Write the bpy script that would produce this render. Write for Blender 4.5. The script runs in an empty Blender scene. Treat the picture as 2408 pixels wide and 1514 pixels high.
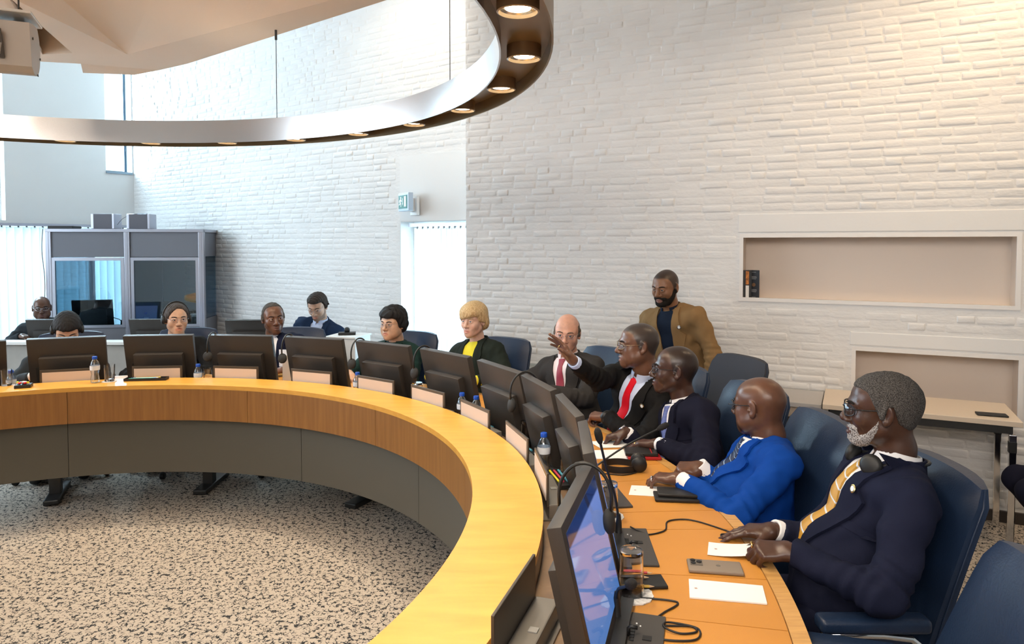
import bpy, bmesh, math, random
import numpy as np
from mathutils import Vector, Matrix
from mathutils.bvhtree import BVHTree

random.seed(7)
rng = np.random.default_rng(7)
SC = bpy.context.scene
COL = SC.collection
R = math.radians
PI = math.pi

# ------------------------------------------------------------------ camera, world, light, exposure
# world origin: centre of the round desk on the floor; metres
CAM = (2.102, -2.302, 1.72)
cam_d = bpy.data.cameras.new('camera')
cam_d.sensor_width = 36.0
cam_d.lens = 24.37
cam_d.shift_y = -0.0508
cam_d.clip_start = 0.05
cam = bpy.data.objects.new('camera', cam_d)
COL.objects.link(cam)
cam.location = CAM
cam.rotation_euler = (R(90 - 2.1), 0, 0)
SC.camera = cam

vs = SC.view_settings
vs.view_transform = 'Standard'
vs.look = 'None'
vs.exposure = 0.38
vs.gamma = 1.0
vs.use_curve_mapping = False
try:
    SC.cycles.max_bounces = 8
    SC.cycles.diffuse_bounces = 3
    SC.cycles.glossy_bounces = 2
    SC.cycles.transmission_bounces = 8
    SC.cycles.transparent_max_bounces = 8
    SC.cycles.sample_clamp_indirect = 6.0
    SC.cycles.use_adaptive_sampling = True
    SC.cycles.adaptive_threshold = 0.13
    SC.cycles.adaptive_min_samples = 16
    SC.cycles.use_denoising = True
    SC.cycles.caustics_reflective = False
    SC.cycles.caustics_refractive = False
except Exception:
    pass

world = bpy.data.worlds.new('overcast_daylight')
SC.world = world
world.use_nodes = True
wn = world.node_tree
wn.nodes['Background'].inputs[0].default_value = (0.72, 0.88, 1.0, 1)
wn.nodes['Background'].inputs[1].default_value = 1.6


def area_light(name, loc, target, sx, sy, power, color, spread=180):
    d = bpy.data.lights.new(name, 'AREA')
    d.shape = 'RECTANGLE'
    d.size = sx
    d.size_y = sy
    d.energy = power
    d.color = color
    d.spread = R(spread)
    o = bpy.data.objects.new(name, d)
    COL.objects.link(o)
    o.location = loc
    o.rotation_euler = (Vector(target) - Vector(loc)).to_track_quat('-Z', 'Y').to_euler()
    return o


def spot_light(name, loc, target, power, color, angle=70, blend=0.6, size=0.05):
    d = bpy.data.lights.new(name, 'SPOT')
    d.energy = power
    d.color = color
    d.spot_size = R(angle)
    d.spot_blend = blend
    d.shadow_soft_size = size
    o = bpy.data.objects.new(name, d)
    COL.objects.link(o)
    o.location = loc
    o.rotation_euler = (Vector(target) - Vector(loc)).to_track_quat('-Z', 'Y').to_euler()
    return o


DAY = (0.62, 0.84, 1.0)
WARM = (1.0, 0.74, 0.46)
# daylight entering through the tall windows on the far left, the glazed door behind the desk and the
# window band on the left-hand side of the room
area_light('daylight_left_windows', (-6.15, 1.0, 2.6), (0.0, 1.6, 1.8), 5.5, 2.4, 165, (0.74, 0.88, 1.0))
# unseen warm fill light added above the camera; the wall washers follow
area_light('warm_room_fill', (0.6, -2.2, 3.6), (0.8, 1.2, 0.5), 3.0, 2.0, 34, (1.0, 0.84, 0.66))
spot_light('wall_washer_lamp', (5.25, 1.25, 3.95), (5.0, 2.0, 2.5), 60, (1.0, 0.72, 0.44), 120, 1.0, 0.06)
spot_light('wall_washer_lamp_b', (4.3, 0.7, 4.2), (4.35, 2.35, 0.9), 85, WARM, 85, 1.0, 0.10)
area_light('rear_wall_fill', (1.6, -4.2, 3.0), (3.6, 2.7, 1.9), 2.6, 1.2, 27, (1.0, 0.90, 0.83), 95)  # unseen fill added behind the camera to brighten the right-hand wall
spot_light('back_wall_washer_lamp', (1.1, 3.2, 4.5), (0.9, 4.55, 2.6), 70, (1.0, 0.86, 0.68), 100, 1.0, 0.10)

# ------------------------------------------------------------------ helpers


def link(o, parent=None):
    COL.objects.link(o)
    if parent is not None:
        o.parent = parent
    return o


def tag(o, label=None, cat=None, group=None, kind=None):
    if label:
        o['label'] = label
    if cat:
        o['category'] = cat
    if group:
        o['group'] = group
    if kind:
        o['kind'] = kind
    return o


def thing(name, label, cat, loc=(0, 0, 0), rz=0.0, group=None):
    o = bpy.data.objects.new(name, None)
    o.empty_display_size = 0.1
    COL.objects.link(o)
    o.location = loc
    o.rotation_euler = (0, 0, rz)
    return tag(o, label, cat, group)


def copy_tree(o, parent=None):
    c = o.copy()
    COL.objects.link(c)
    c.parent = parent
    for ch in list(o.children):
        copy_tree(ch, c)
    return c


class MB:
    """collects vertices and faces for one mesh object"""

    def __init__(self):
        self.v = []
        self.f = []

    def add(self, verts, faces):
        n = len(self.v)
        self.v += [tuple(p) for p in verts]
        self.f += [tuple(i + n for i in q) for q in faces]
        return self

    def box(self, c, s, rot=None, bev=0.0):
        """box with centre c and full size s; bev chamfers the edges"""
        hx, hy, hz = s[0] / 2, s[1] / 2, s[2] / 2
        if bev <= 0:
            P = [(-hx, -hy, -hz), (hx, -hy, -hz), (hx, hy, -hz), (-hx, hy, -hz), (-hx, -hy, hz), (hx, -hy, hz), (hx, hy, hz), (-hx, hy, hz)]
            F = [(0, 3, 2, 1), (4, 5, 6, 7), (0, 1, 5, 4), (1, 2, 6, 5), (2, 3, 7, 6), (3, 0, 4, 7)]
        else:
            bm = bmesh.new()
            bmesh.ops.create_cube(bm, size=1.0)
            bmesh.ops.scale(bm, vec=s, verts=bm.verts)
            bmesh.ops.bevel(bm, geom=bm.edges[:], offset=min(bev, 0.49 * min(s)), segments=2, profile=0.6, affect='EDGES')
            bm.verts.index_update()
            P = [tuple(v.co) for v in bm.verts]
            F = [tuple(v.index for v in f.verts) for f in bm.faces]
            bm.free()
        M = rot if rot is not None else Matrix.Identity(3)
        C = Vector(c)
        return self.add([M @ Vector(p) + C for p in P], F)

    def tube(self, pts, r, n=8, closed=False, cap=True):
        pts = [Vector(p) for p in pts]
        m = len(pts)
        rs = r if isinstance(r, (list, tuple)) else [r] * m
        V = []
        up = None
        for i, p in enumerate(pts):
            a = pts[(i - 1) % m] if (closed or i > 0) else p
            b = pts[(i + 1) % m] if (closed or i < m - 1) else p
            t = (b - a)
            if t.length < 1e-9:
                t = Vector((0, 0, 1))
            t.normalize()
            if up is None:
                up = Vector((0, 0, 1)) if abs(t.z) < 0.9 else Vector((1, 0, 0))
            x = up.cross(t)
            if x.length < 1e-6:
                x = Vector((1, 0, 0)).cross(t)
            x.normalize()
            y = t.cross(x)
            up = y
            for k in range(n):
                a_ = 2 * PI * k / n
                V.append(p + (x * math.cos(a_) + y * math.sin(a_)) * rs[i])
        F = []
        for i in range(m if closed else m - 1):
            j = (i + 1) % m
            for k in range(n):
                l = (k + 1) % n
                F.append((i * n + k, i * n + l, j * n + l, j * n + k))
        if cap and not closed:
            F.append(tuple(range(n))[::-1])
            F.append(tuple((m - 1) * n + k for k in range(n)))
        return self.add(V, F)

    def lathe(self, prof, n=24, c=(0, 0, 0), rot=None, cap=True):
        """prof: list of (radius, z); revolved about z"""
        M = rot if rot is not None else Matrix.Identity(3)
        C = Vector(c)
        V = []
        for (r, z) in prof:
            for k in range(n):
                a = 2 * PI * k / n
                V.append(M @ Vector((r * math.cos(a), r * math.sin(a), z)) + C)
        F = []
        m = len(prof)
        for i in range(m - 1):
            for k in range(n):
                l = (k + 1) % n
                F.append((i * n + k, i * n + l, (i + 1) * n + l, (i + 1) * n + k))
        if cap and prof[0][0] > 1e-6:
            F.append(tuple(range(n))[::-1])
        if cap and prof[-1][0] > 1e-6:
            F.append(tuple((m - 1) * n + k for k in range(n)))
        return self.add(V, F)

    def sector(self, r0, r1, z0, z1, a0, a1, n):
        """solid piece of a ring, angles in degrees"""
        V = []
        for i in range(n + 1):
            a = R(a0 + (a1 - a0) * i / n)
            c, s = math.cos(a), math.sin(a)
            V += [(r0 * c, r0 * s, z0), (r1 * c, r1 * s, z0), (r1 * c, r1 * s, z1), (r0 * c, r0 * s, z1)]
        F = []
        for i in range(n):
            b, e = 4 * i, 4 * (i + 1)
            for k in range(4):
                l = (k + 1) % 4
                F.append((b + k, e + k, e + l, b + l))
        F.append((0, 1, 2, 3))
        F.append((4 * n + 3, 4 * n + 2, 4 * n + 1, 4 * n))
        return self.add(V, F)

    def prism(self, poly, z0, z1):
        """extrude polygon of (x, y) between z0 and z1"""
        n = len(poly)
        V = [(x, y, z0) for x, y in poly] + [(x, y, z1) for x, y in poly]
        F = [tuple(range(n))[::-1], tuple(range(n, 2 * n))]
        for i in range(n):
            j = (i + 1) % n
            F.append((i, j, n + j, n + i))
        return self.add(V, F)

    def xform(self, M):
        self.v = [tuple(M @ Vector(p)) for p in self.v]
        return self

    def mesh(self, name, smooth=False, fixn=True, auto=None):
        me = bpy.data.meshes.new(name)
        me.from_pydata(self.v, [], self.f)
        if fixn:
            bm = bmesh.new()
            bm.from_mesh(me)
            bmesh.ops.recalc_face_normals(bm, faces=bm.faces)
            bm.to_mesh(me)
            bm.free()
        if smooth:
            me.polygons.foreach_set('use_smooth', [True] * len(me.polygons))
            if auto is not None:
                me.set_sharp_from_angle(angle=R(auto))
        me.update()
        return me

    def build(self, name, mat, parent=None, smooth=False, auto=None, fixn=True):
        me = self.mesh(name, smooth, fixn, auto)
        o = bpy.data.objects.new(name, me)
        if mat is not None:
            me.materials.append(mat)
        return link(o, parent)


# ------------------------------------------------------------------ materials
MATS = {}


def mat(name, color=(0.8, 0.8, 0.8), rough=0.5, metal=0.0, var=0.0, vscale=8.0, bump=0.0, bscale=60.0, trans=0.0, ior=1.45, coat=0.0, emit=None, estr=0.0, alpha=1.0, spec=None, stretch=None, sheen=0.0, world_co=False):
    if name in MATS:
        return MATS[name]
    m = bpy.data.materials.new(name)
    m.use_nodes = True
    nt = m.node_tree
    b = nt.nodes['Principled BSDF']
    b.inputs['Base Color'].default_value = (*color, 1)
    b.inputs['Roughness'].default_value = rough
    b.inputs['Metallic'].default_value = metal
    b.inputs['Transmission Weight'].default_value = trans
    b.inputs['IOR'].default_value = ior
    b.inputs['Coat Weight'].default_value = coat
    b.inputs['Alpha'].default_value = alpha
    if sheen:
        b.inputs['Sheen Weight'].default_value = sheen
    if spec is not None:
        b.inputs['Specular IOR Level'].default_value = spec
    if emit:
        b.inputs['Emission Color'].default_value = (*emit, 1)
        b.inputs['Emission Strength'].default_value = estr
    if var > 0 or bump > 0:
        tc = nt.nodes.new('ShaderNodeTexCoord')
        src = tc.outputs['Object']
        if world_co:
            src = nt.nodes.new('ShaderNodeNewGeometry').outputs['Position']
        if stretch:
            mp = nt.nodes.new('ShaderNodeMapping')
            mp.inputs['Scale'].default_value = stretch
            nt.links.new(src, mp.inputs['Vector'])
            src = mp.outputs['Vector']
        if var > 0:
            n = nt.nodes.new('ShaderNodeTexNoise')
            n.inputs['Scale'].default_value = vscale
            n.inputs['Detail'].default_value = 4
            nt.links.new(src, n.inputs['Vector'])
            rp = nt.nodes.new('ShaderNodeValToRGB')
            e = rp.color_ramp.elements
            e[0].position = 0.3
            e[1].position = 0.7
            e[0].color = (*[max(0, c * (1 - var)) for c in color], 1)
            e[1].color = (*[min(1, c * (1 + var)) for c in color], 1)
            nt.links.new(n.outputs['Fac'], rp.inputs['Fac'])
            nt.links.new(rp.outputs['Color'], b.inputs['Base Color'])
        if bump > 0:
            n2 = nt.nodes.new('ShaderNodeTexNoise')
            n2.inputs['Scale'].default_value = bscale
            n2.inputs['Detail'].default_value = 5
            nt.links.new(src, n2.inputs['Vector'])
            bp = nt.nodes.new('ShaderNodeBump')
            bp.inputs['Strength'].default_value = bump
            bp.inputs['Distance'].default_value = 0.01
            nt.links.new(n2.outputs['Fac'], bp.inputs['Height'])
            nt.links.new(bp.outputs['Normal'], b.inputs['Normal'])
    MATS[name] = m
    return m


def carpet_material():
    m = bpy.data.materials.new('speckled_carpet')
    m.use_nodes = True
    nt = m.node_tree
    b = nt.nodes['Principled BSDF']
    b.inputs['Roughness'].default_value = 0.95
    b.inputs['Specular IOR Level'].default_value = 0.1
    tc = nt.nodes.new('ShaderNodeTexCoord')
    mp = nt.nodes.new('ShaderNodeMapping')
    nz = nt.nodes.new('ShaderNodeTexNoise')
    nz.inputs['Scale'].default_value = 34
    nz.inputs['Detail'].default_value = 2
    nt.links.new(tc.outputs['Object'], nz.inputs['Vector'])
    mx = nt.nodes.new('ShaderNodeMix')
    mx.data_type = 'VECTOR'
    mx.inputs['Factor'].default_value = 0.035
    nt.links.new(tc.outputs['Object'], mx.inputs['A'])
    nt.links.new(nz.outputs['Color'], mx.inputs['B'])
    nt.links.new(mx.outputs['Result'], mp.inputs['Vector'])
    vo = nt.nodes.new('ShaderNodeTexVoronoi')
    vo.feature = 'DISTANCE_TO_EDGE'
    vo.inputs['Scale'].default_value = 52
    nt.links.new(mp.outputs['Vector'], vo.inputs['Vector'])
    n2 = nt.nodes.new('ShaderNodeTexNoise')
    n2.inputs['Scale'].default_value = 42
    n2.inputs['Detail'].default_value = 2
    nt.links.new(tc.outputs['Object'], n2.inputs['Vector'])
    mul = nt.nodes.new('ShaderNodeMath')
    mul.operation = 'MULTIPLY_ADD'
    mul.inputs[1].default_value = -0.62
    nt.links.new(n2.outputs['Fac'], mul.inputs[0])
    nt.links.new(vo.outputs['Distance'], mul.inputs[2])
    rp = nt.nodes.new('ShaderNodeValToRGB')
    e = rp.color_ramp.elements
    e[0].position = 0.0
    e[0].color = (0.045, 0.047, 0.05, 1)
    e[1].position = 1.0
    e[1].color = (0.55, 0.475, 0.395, 1)
    mr = nt.nodes.new('ShaderNodeMapRange')
    mr.inputs['From Min'].default_value = -0.285
    mr.inputs['From Max'].default_value = -0.235
    nt.links.new(mul.outputs[0], mr.inputs['Value'])
    nt.links.new(mr.outputs['Result'], rp.inputs['Fac'])
    n3 = nt.nodes.new('ShaderNodeTexNoise')
    n3.inputs['Scale'].default_value = 400
    nt.links.new(tc.outputs['Object'], n3.inputs['Vector'])
    bp = nt.nodes.new('ShaderNodeBump')
    bp.inputs['Strength'].default_value = 0.6
    bp.inputs['Distance'].default_value = 0.004
    nt.links.new(n3.outputs['Fac'], bp.inputs['Height'])
    nt.links.new(bp.outputs['Normal'], b.inputs['Normal'])
    nt.links.new(rp.outputs['Color'], b.inputs['Base Color'])
    return m


def wood_material(name, c0, c1, rough=0.35, scale=(3, 3, 40), coat=0.15):
    m = bpy.data.materials.new(name)
    m.use_nodes = True
    nt = m.node_tree
    b = nt.nodes['Principled BSDF']
    b.inputs['Roughness'].default_value = rough
    b.inputs['Coat Weight'].default_value = coat
    b.inputs['Coat Roughness'].default_value = 0.25
    tc = nt.nodes.new('ShaderNodeTexCoord')
    mp = nt.nodes.new('ShaderNodeMapping')
    mp.inputs['Scale'].default_value = scale
    nt.links.new(tc.outputs['Object'], mp.inputs['Vector'])
    n = nt.nodes.new('ShaderNodeTexNoise')
    n.inputs['Scale'].default_value = 2.2
    n.inputs['Detail'].default_value = 6
    n.inputs['Distortion'].default_value = 0.4
    nt.links.new(mp.outputs['Vector'], n.inputs['Vector'])
    rp = nt.nodes.new('ShaderNodeValToRGB')
    e = rp.color_ramp.elements
    e[0].position = 0.3
    e[0].color = (*c0, 1)
    e[1].position = 0.7
    e[1].color = (*c1, 1)
    nt.links.new(n.outputs['Fac'], rp.inputs['Fac'])
    nt.links.new(rp.outputs['Color'], b.inputs['Base Color'])
    return m


M_BRICK = mat('white_painted_brick', (0.78, 0.765, 0.745), 0.75, bump=0.42, bscale=24, var=0.03, vscale=5, stretch=(0.8, 0.8, 1.6), world_co=True)
M_PLASTER = mat('white_plaster', (0.80, 0.79, 0.77), 0.8, bump=0.05, bscale=40)
M_CEIL = mat('warm_lit_ceiling_plaster', (0.86, 0.70, 0.56), 0.85, bump=0.08, bscale=60)  # white plaster; the warm lamp light on it is mixed into the colour
M_NICHE = mat('niche_cream_paint', (0.80, 0.69, 0.59), 0.6, bump=0.03, bscale=80)
M_TRIM = mat('white_gloss_trim', (0.82, 0.79, 0.76), 0.4)
M_CARPET = carpet_material()
M_OAK = wood_material('light_oak_ledge', (0.69, 0.325, 0.045), (0.81, 0.405, 0.068), 0.38, (2.0, 9.0, 9.0), 0.1)
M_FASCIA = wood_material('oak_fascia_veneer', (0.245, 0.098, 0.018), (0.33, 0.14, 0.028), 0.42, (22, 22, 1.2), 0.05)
M_EDGE = wood_material('oak_edge_lipping', (0.50, 0.26, 0.075), (0.70, 0.40, 0.13), 0.38, (3, 26, 26), 0.1)
M_DARKWOOD = wood_material('dark_wood_well', (0.16, 0.10, 0.06), (0.26, 0.17, 0.10), 0.4, (6, 6, 6), 0.05)
M_LEATHER = mat('tan_desk_leather', (0.60, 0.265, 0.050), 0.42, bump=0.10, bscale=300, var=0.05, vscale=3)
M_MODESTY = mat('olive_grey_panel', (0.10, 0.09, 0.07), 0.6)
M_BLACK = mat('black_plastic', (0.013, 0.013, 0.013), 0.45, bump=0.05, bscale=600)
M_MON = mat('monitor_dark_brown_casing', (0.036, 0.030, 0.026), 0.42, bump=0.08, bscale=500)
M_STEEL = mat('brushed_steel', (0.70, 0.69, 0.70), 0.28, 1.0)
M_CHROME = mat('chrome', (0.82, 0.82, 0.83), 0.10, 1.0)
M_DARKMETAL = mat('dark_metal', (0.07, 0.07, 0.07), 0.35, 0.8)
M_BRONZE = mat('bronze_painted_channel', (0.26, 0.185, 0.10), 0.38, 0.35)
M_NAVY = mat('navy_leather', (0.012, 0.026, 0.062), 0.38, bump=0.10, bscale=160, var=0.08, vscale=6)
M_WHITE = mat('matt_white', (0.82, 0.82, 0.80), 0.5)
M_PAPER = mat('white_paper', (0.86, 0.86, 0.85), 0.7)
M_CREAMCARD = mat('cream_name_card', (0.60, 0.51, 0.44), 0.6)
M_GREY = mat('booth_grey_fabric', (0.20, 0.205, 0.235), 0.85, bump=0.1, bscale=300)
M_ALU = mat('anodised_aluminium', (0.48, 0.49, 0.56), 0.35, 0.6)
M_GLASS = mat('clear_glass', (1, 1, 1), 0.0, trans=1.0, ior=1.45)
M_BLUE = mat('blue_bottle_cap', (0.01, 0.07, 0.45), 0.35)
M_SLAT = mat('white_blind_slat', (0.80, 0.84, 0.84), 0.7, trans=0.0)

# ------------------------------------------------------------------ room shell


def thin_glass(name, tint=(1, 1, 1), refl=0.12, rough=0.0):
    m = bpy.data.materials.new(name)
    m.use_nodes = True
    nt = m.node_tree
    for n in list(nt.nodes):
        nt.nodes.remove(n)
    out = nt.nodes.new('ShaderNodeOutputMaterial')
    tr = nt.nodes.new('ShaderNodeBsdfTransparent')
    tr.inputs[0].default_value = (*tint, 1)
    gl = nt.nodes.new('ShaderNodeBsdfGlossy')
    gl.inputs['Roughness'].default_value = rough
    gl.inputs['Color'].default_value = (0.9, 0.95, 1, 1)
    fr = nt.nodes.new('ShaderNodeLayerWeight')
    fr.inputs['Blend'].default_value = 0.25
    ma = nt.nodes.new('ShaderNodeMath')
    ma.operation = 'MULTIPLY_ADD'
    ma.inputs[1].default_value = 0.5
    ma.inputs[2].default_value = refl
    mx = nt.nodes.new('ShaderNodeMixShader')
    nt.links.new(fr.outputs['Fresnel'], ma.inputs[0])
    nt.links.new(ma.outputs[0], mx.inputs[0])
    nt.links.new(tr.outputs[0], mx.inputs[1])
    nt.links.new(gl.outputs[0], mx.inputs[2])
    nt.links.new(mx.outputs[0], out.inputs[0])
    return m


def slat_material():
    m = bpy.data.materials.new('translucent_blind_fabric')
    m.use_nodes = True
    nt = m.node_tree
    b = nt.nodes['Principled BSDF']
    b.inputs['Base Color'].default_value = (0.80, 0.84, 0.82, 1)
    b.inputs['Roughness'].default_value = 0.8
    tr = nt.nodes.new('ShaderNodeBsdfTranslucent')
    tr.inputs[0].default_value = (0.72, 0.82, 0.86, 1)
    mx = nt.nodes.new('ShaderNodeMixShader')
    mx.inputs[0].default_value = 0.42
    nt.links.new(b.outputs[0], mx.inputs[1])
    nt.links.new(tr.outputs[0], mx.inputs[2])
    nt.links.new(mx.outputs[0], nt.nodes['Material Output'].inputs[0])
    return m


M_PANE = thin_glass('window_pane_glass', (0.96, 0.99, 1.0), 0.02)
M_BOOTHGLASS = thin_glass('booth_tinted_glass', (0.62, 0.74, 0.80), 0.12)
M_SLATF = slat_material()
M_PET = thin_glass('clear_plastic_bottle', (0.90, 0.95, 1.0), 0.10, 0.04)
M_FRAMEDARK = mat('dark_window_frame', (0.05, 0.09, 0.13), 0.5)


def struct(name, mb, m, parent=None, smooth=False):
    o = mb.build(name, m, parent, smooth)
    if parent is None:
        o['kind'] = 'structure'
    return o


def rects_minus_holes(s0, s1, z0, z1, holes):
    """split a wall rectangle around rectangular holes"""
    xs = sorted(set([s0, s1] + [min(max(v, s0), s1) for h in holes for v in (h[0], h[1])]))
    out = []
    for a, b in zip(xs[:-1], xs[1:]):
        if b - a < 1e-6:
            continue
        m = (a + b) / 2
        cuts = sorted([(h[2], h[3]) for h in holes if h[0] < m < h[1]])
        z = z0
        for c0, c1 in cuts:
            if c0 > z + 1e-6:
                out.append((a, b, z, c0))
            z = max(z, c1)
        if z < z1 - 1e-6:
            out.append((a, b, z, z1))
    return out


def brick_meshes(k=14):
    """unit bricks (1 m long, 1 m high, 1 m deep) with worn edges; scaled per brick"""
    res = []
    for i in range(k):
        mb = MB()
        xs = (-0.5, -0.462, -0.39, 0.39, 0.462, 0.5)
        zs = (-0.5, -0.37, -0.20, 0.20, 0.37, 0.5)
        pr = (-0.06, 0.62, 1.0, 1.0, 0.62, -0.06)
        tx, tz = random.uniform(-0.22, 0.22), random.uniform(-0.25, 0.25)
        V = []
        for a_, x in enumerate(xs):
            for b_, z in enumerate(zs):
                d = min(pr[a_], pr[b_])
                if d > 0:
                    d = d * (1 + tx * x * 2 + tz * z * 2 + random.uniform(-0.22, 0.22))
                V.append((x + random.uniform(-0.012, 0.012), d, z + random.uniform(-0.045, 0.045)))
        F = [(6 * a_ + b_, 6 * a_ + 6 + b_, 6 * a_ + 7 + b_, 6 * a_ + 1 + b_) for a_ in range(5) for b_ in range(5)]
        mb.add(V, F)
        res.append(mb.mesh('brick', smooth=True, fixn=False))
        res[-1].materials.append(M_BRICK)
    return res


BRICKS = brick_meshes()
BR_NP = []
for me_ in BRICKS:
    BR_NP.append(([tuple(v.co) for v in me_.vertices], [tuple(p.vertices) for p in me_.polygons]))


def brick_wall(name, O, ang, s0, s1, z1, holes, nobrick, thick, keep=None):
    """painted brick wall in its own frame: x along the wall, y into the room, z up"""
    mb = MB()
    for (a, b, c, d) in rects_minus_holes(s0, s1, 0, z1, holes):
        mb.box(((a + b) / 2, -thick / 2, (c + d) / 2), (b - a, thick, d - c))
    w = struct(name, mb, M_BRICK)
    w.location = (O[0], O[1], 0)
    w.rotation_euler = (0, 0, ang)
    ca, sa = math.cos(ang), math.sin(ang)
    CH, BL = 0.0565, 0.205
    items = []
    row = 0
    z = 0.03
    while z < z1 - CH:
        x = s0 + (0.5 * BL if row % 2 else 0.0) + random.uniform(-0.03, 0.03)
        while x < s1:
            L = BL if random.random() < 0.72 else BL * 0.52
            a, b = max(x, s0), min(x + L - 0.009, s1)
            x += L
            if b - a < 0.03:
                continue
            cx, cz = (a + b) / 2, z + CH / 2
            if any(h[0] - 0.004 < b and a < h[1] + 0.004 and h[2] - 0.004 < z + CH and z < h[3] + 0.004 for h in nobrick):
                continue
            lf = 0.5 + 0.25 * (math.sin(cx * 1.7 + 1.3 * math.sin(cz * 1.1)) + math.sin(cz * 2.3 + 0.7 + 1.1 * math.sin(cx * 0.9)))
            dep = max(0.0010, random.gauss(0.0044, 0.0016) * (0.45 + 0.85 * lf))
            items.append((cx, cz + random.uniform(-.003, .003), b - a, (CH - 0.005) * random.uniform(0.92, 1.06), dep, random.uniform(-0.02, 0.02), random.randrange(len(BRICKS))))
        z += CH
        row += 1

    def size(it):
        X = O[0] + it[0] * ca
        Y = O[1] + it[0] * sa
        dx, dy, dz = X - CAM[0], Y - CAM[1], it[1] - CAM[2]
        if dy < 0.5:
            return 0
        px = 1204 + 1630 * dx / dy
        py = 575 - 1630 * dz / dy
        if not (0 < px < 2408 and 0 < py < 1514) or (keep and not keep(px, py)):
            return 0
        return it[2] * it[3] / (dx * dx + dy * dy + dz * dz)
    items.sort(key=size, reverse=True)
    for it in items[:300]:
        o = bpy.data.objects.new('brick', BRICKS[it[6]])
        link(o, w)
        o.location = (it[0], 0, it[1])
        o.scale = (it[2], it[4], it[3])
        o.rotation_euler = (0, it[5], 0)
    rest = MB()
    for it in items[300:]:
        V, F = BR_NP[it[6]]
        c, s = math.cos(it[5]), math.sin(it[5])
        rest.add([(it[0] + p[0] * it[2] * c, p[1] * it[4], it[1] + p[2] * it[3] - p[0] * it[2] * s) for p in V], F)
    ro = rest.build('brickwork', M_BRICK, w, smooth=True, fixn=False)
    ro['kind'] = 'stuff'
    return w


# right-hand wall with two recessed shelves
RW_O = (4.952, 2.048)
RW_A = math.atan2(0.440, -0.898)
NU = (-0.285, 1.365, 1.318, 1.795)     # upper recess: s0, s1, z0, z1
NL = (-0.31, 0.636, 0.62, 1.038)       # lower recess
wall_right = brick_wall('wall_right', RW_O, RW_A, -2.6, 3.612, 4.8, [NU, NL],
                        [(NU[0] - .01, NU[1] + .012, NU[2] - .005, 1.937), (NL[0] - .01, NL[1] + .01, NL[2], 1.139)], 0.30,
                        keep=lambda x, y: not (1180 < x < 1700 and y > 700))
wall_right['label'] = 'white painted brick wall on the right with two recessed shelves'


def recess(name, n, depth, zl):
    s0, s1, z0, z1 = n
    mb = MB()
    t = 0.012
    mb.box(((s0 + s1) / 2, -depth - t / 2, (z0 + z1) / 2), (s1 - s0, t, z1 - z0))
    mb.box(((s0 + s1) / 2, -depth / 2, z0 + t / 2), (s1 - s0, depth, t))
    mb.box(((s0 + s1) / 2, -depth / 2, z1 - t / 2), (s1 - s0, depth, t))
    mb.box((s0 + t / 2, -depth / 2, (z0 + z1) / 2), (t, depth, z1 - z0 - 2 * t))
    mb.box((s1 - t / 2, -depth / 2, (z0 + z1) / 2), (t, depth, z1 - z0 - 2 * t))
    o = mb.build('recess_lining', M_NICHE, wall_right)
    fr = MB()
    w = 0.026
    for (a, b, c, d) in ((s0, s1, z1 - w, z1), (s0, s1, z0, z0 + w), (s0, s0 + w, z0 + w, z1 - w), (s1 - w, s1, z0 + w, z1 - w)):
        fr.box(((a + b) / 2, 0.0, (c + d) / 2), (b - a, 0.014, d - c))
    fr.build('recess_frame', M_TRIM, wall_right)
    l = MB()
    l.box(((s0 + s1) / 2, 0.001, (z1 + .012 + zl) / 2), (s1 - s0 + 0.02, 0.010, zl - z1 - .012), bev=0.004)
    l.build('lintel', M_PLASTER, wall_right)
    return o


recess('upper', NU, 0.24, 1.935)
recess('lower', NL, 0.24, 1.137)
bb = MB()
bb.box((0.3, 0.012, 0.035), (6.0, 0.02, 0.07))
bbo = struct('baseboard_right', bb, mat('dark_baseboard', (0.05, 0.04, 0.035), 0.5))
bbo.location = (RW_O[0], RW_O[1], 0)
bbo.rotation_euler = (0, 0, RW_A)

# wall behind the desk, with the glazed opening next to the right-hand wall
BW_O = (1.70, 3.998)
BW_A = math.atan2(0.5784, -0.8155)
DOOR = (-0.22, 0.84, 0.0, 1.94)
wall_back = brick_wall('wall_back', BW_O, BW_A, -0.24, 6.03, 4.8, [DOOR], [(-0.3, 0.845, 0, 2.577)], 0.30)
wall_back['label'] = 'white painted brick wall behind the desk'
mb = MB()
mb.box((0.31, 0.002, 2.26), (1.06, 0.012, 0.632))
mb.build('plaster_panel', M_PLASTER, wall_back)

# far left wall: plaster with tall windows and a blind-covered glazing below
LW_O = (-3.217, 7.486)
LW_A = math.atan2(-0.7809, -0.6247)
HOLES_L = [(0.02, 0.36, 2.72, 4.7), (1.52, 2.6, 2.02, 4.7), (0.10, 2.6, 0.02, 1.98)]
mb = MB()
for (a, b, c, d) in rects_minus_holes(-0.1, 2.75, 0, 4.8, HOLES_L):
    mb.box(((a + b) / 2, -0.15, (c + d) / 2), (b - a, 0.30, d - c))
wall_left = struct('wall_left', mb, M_PLASTER)
wall_left.location = (*LW_O, 0)
wall_left.rotation_euler = (0, 0, LW_A)


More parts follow.
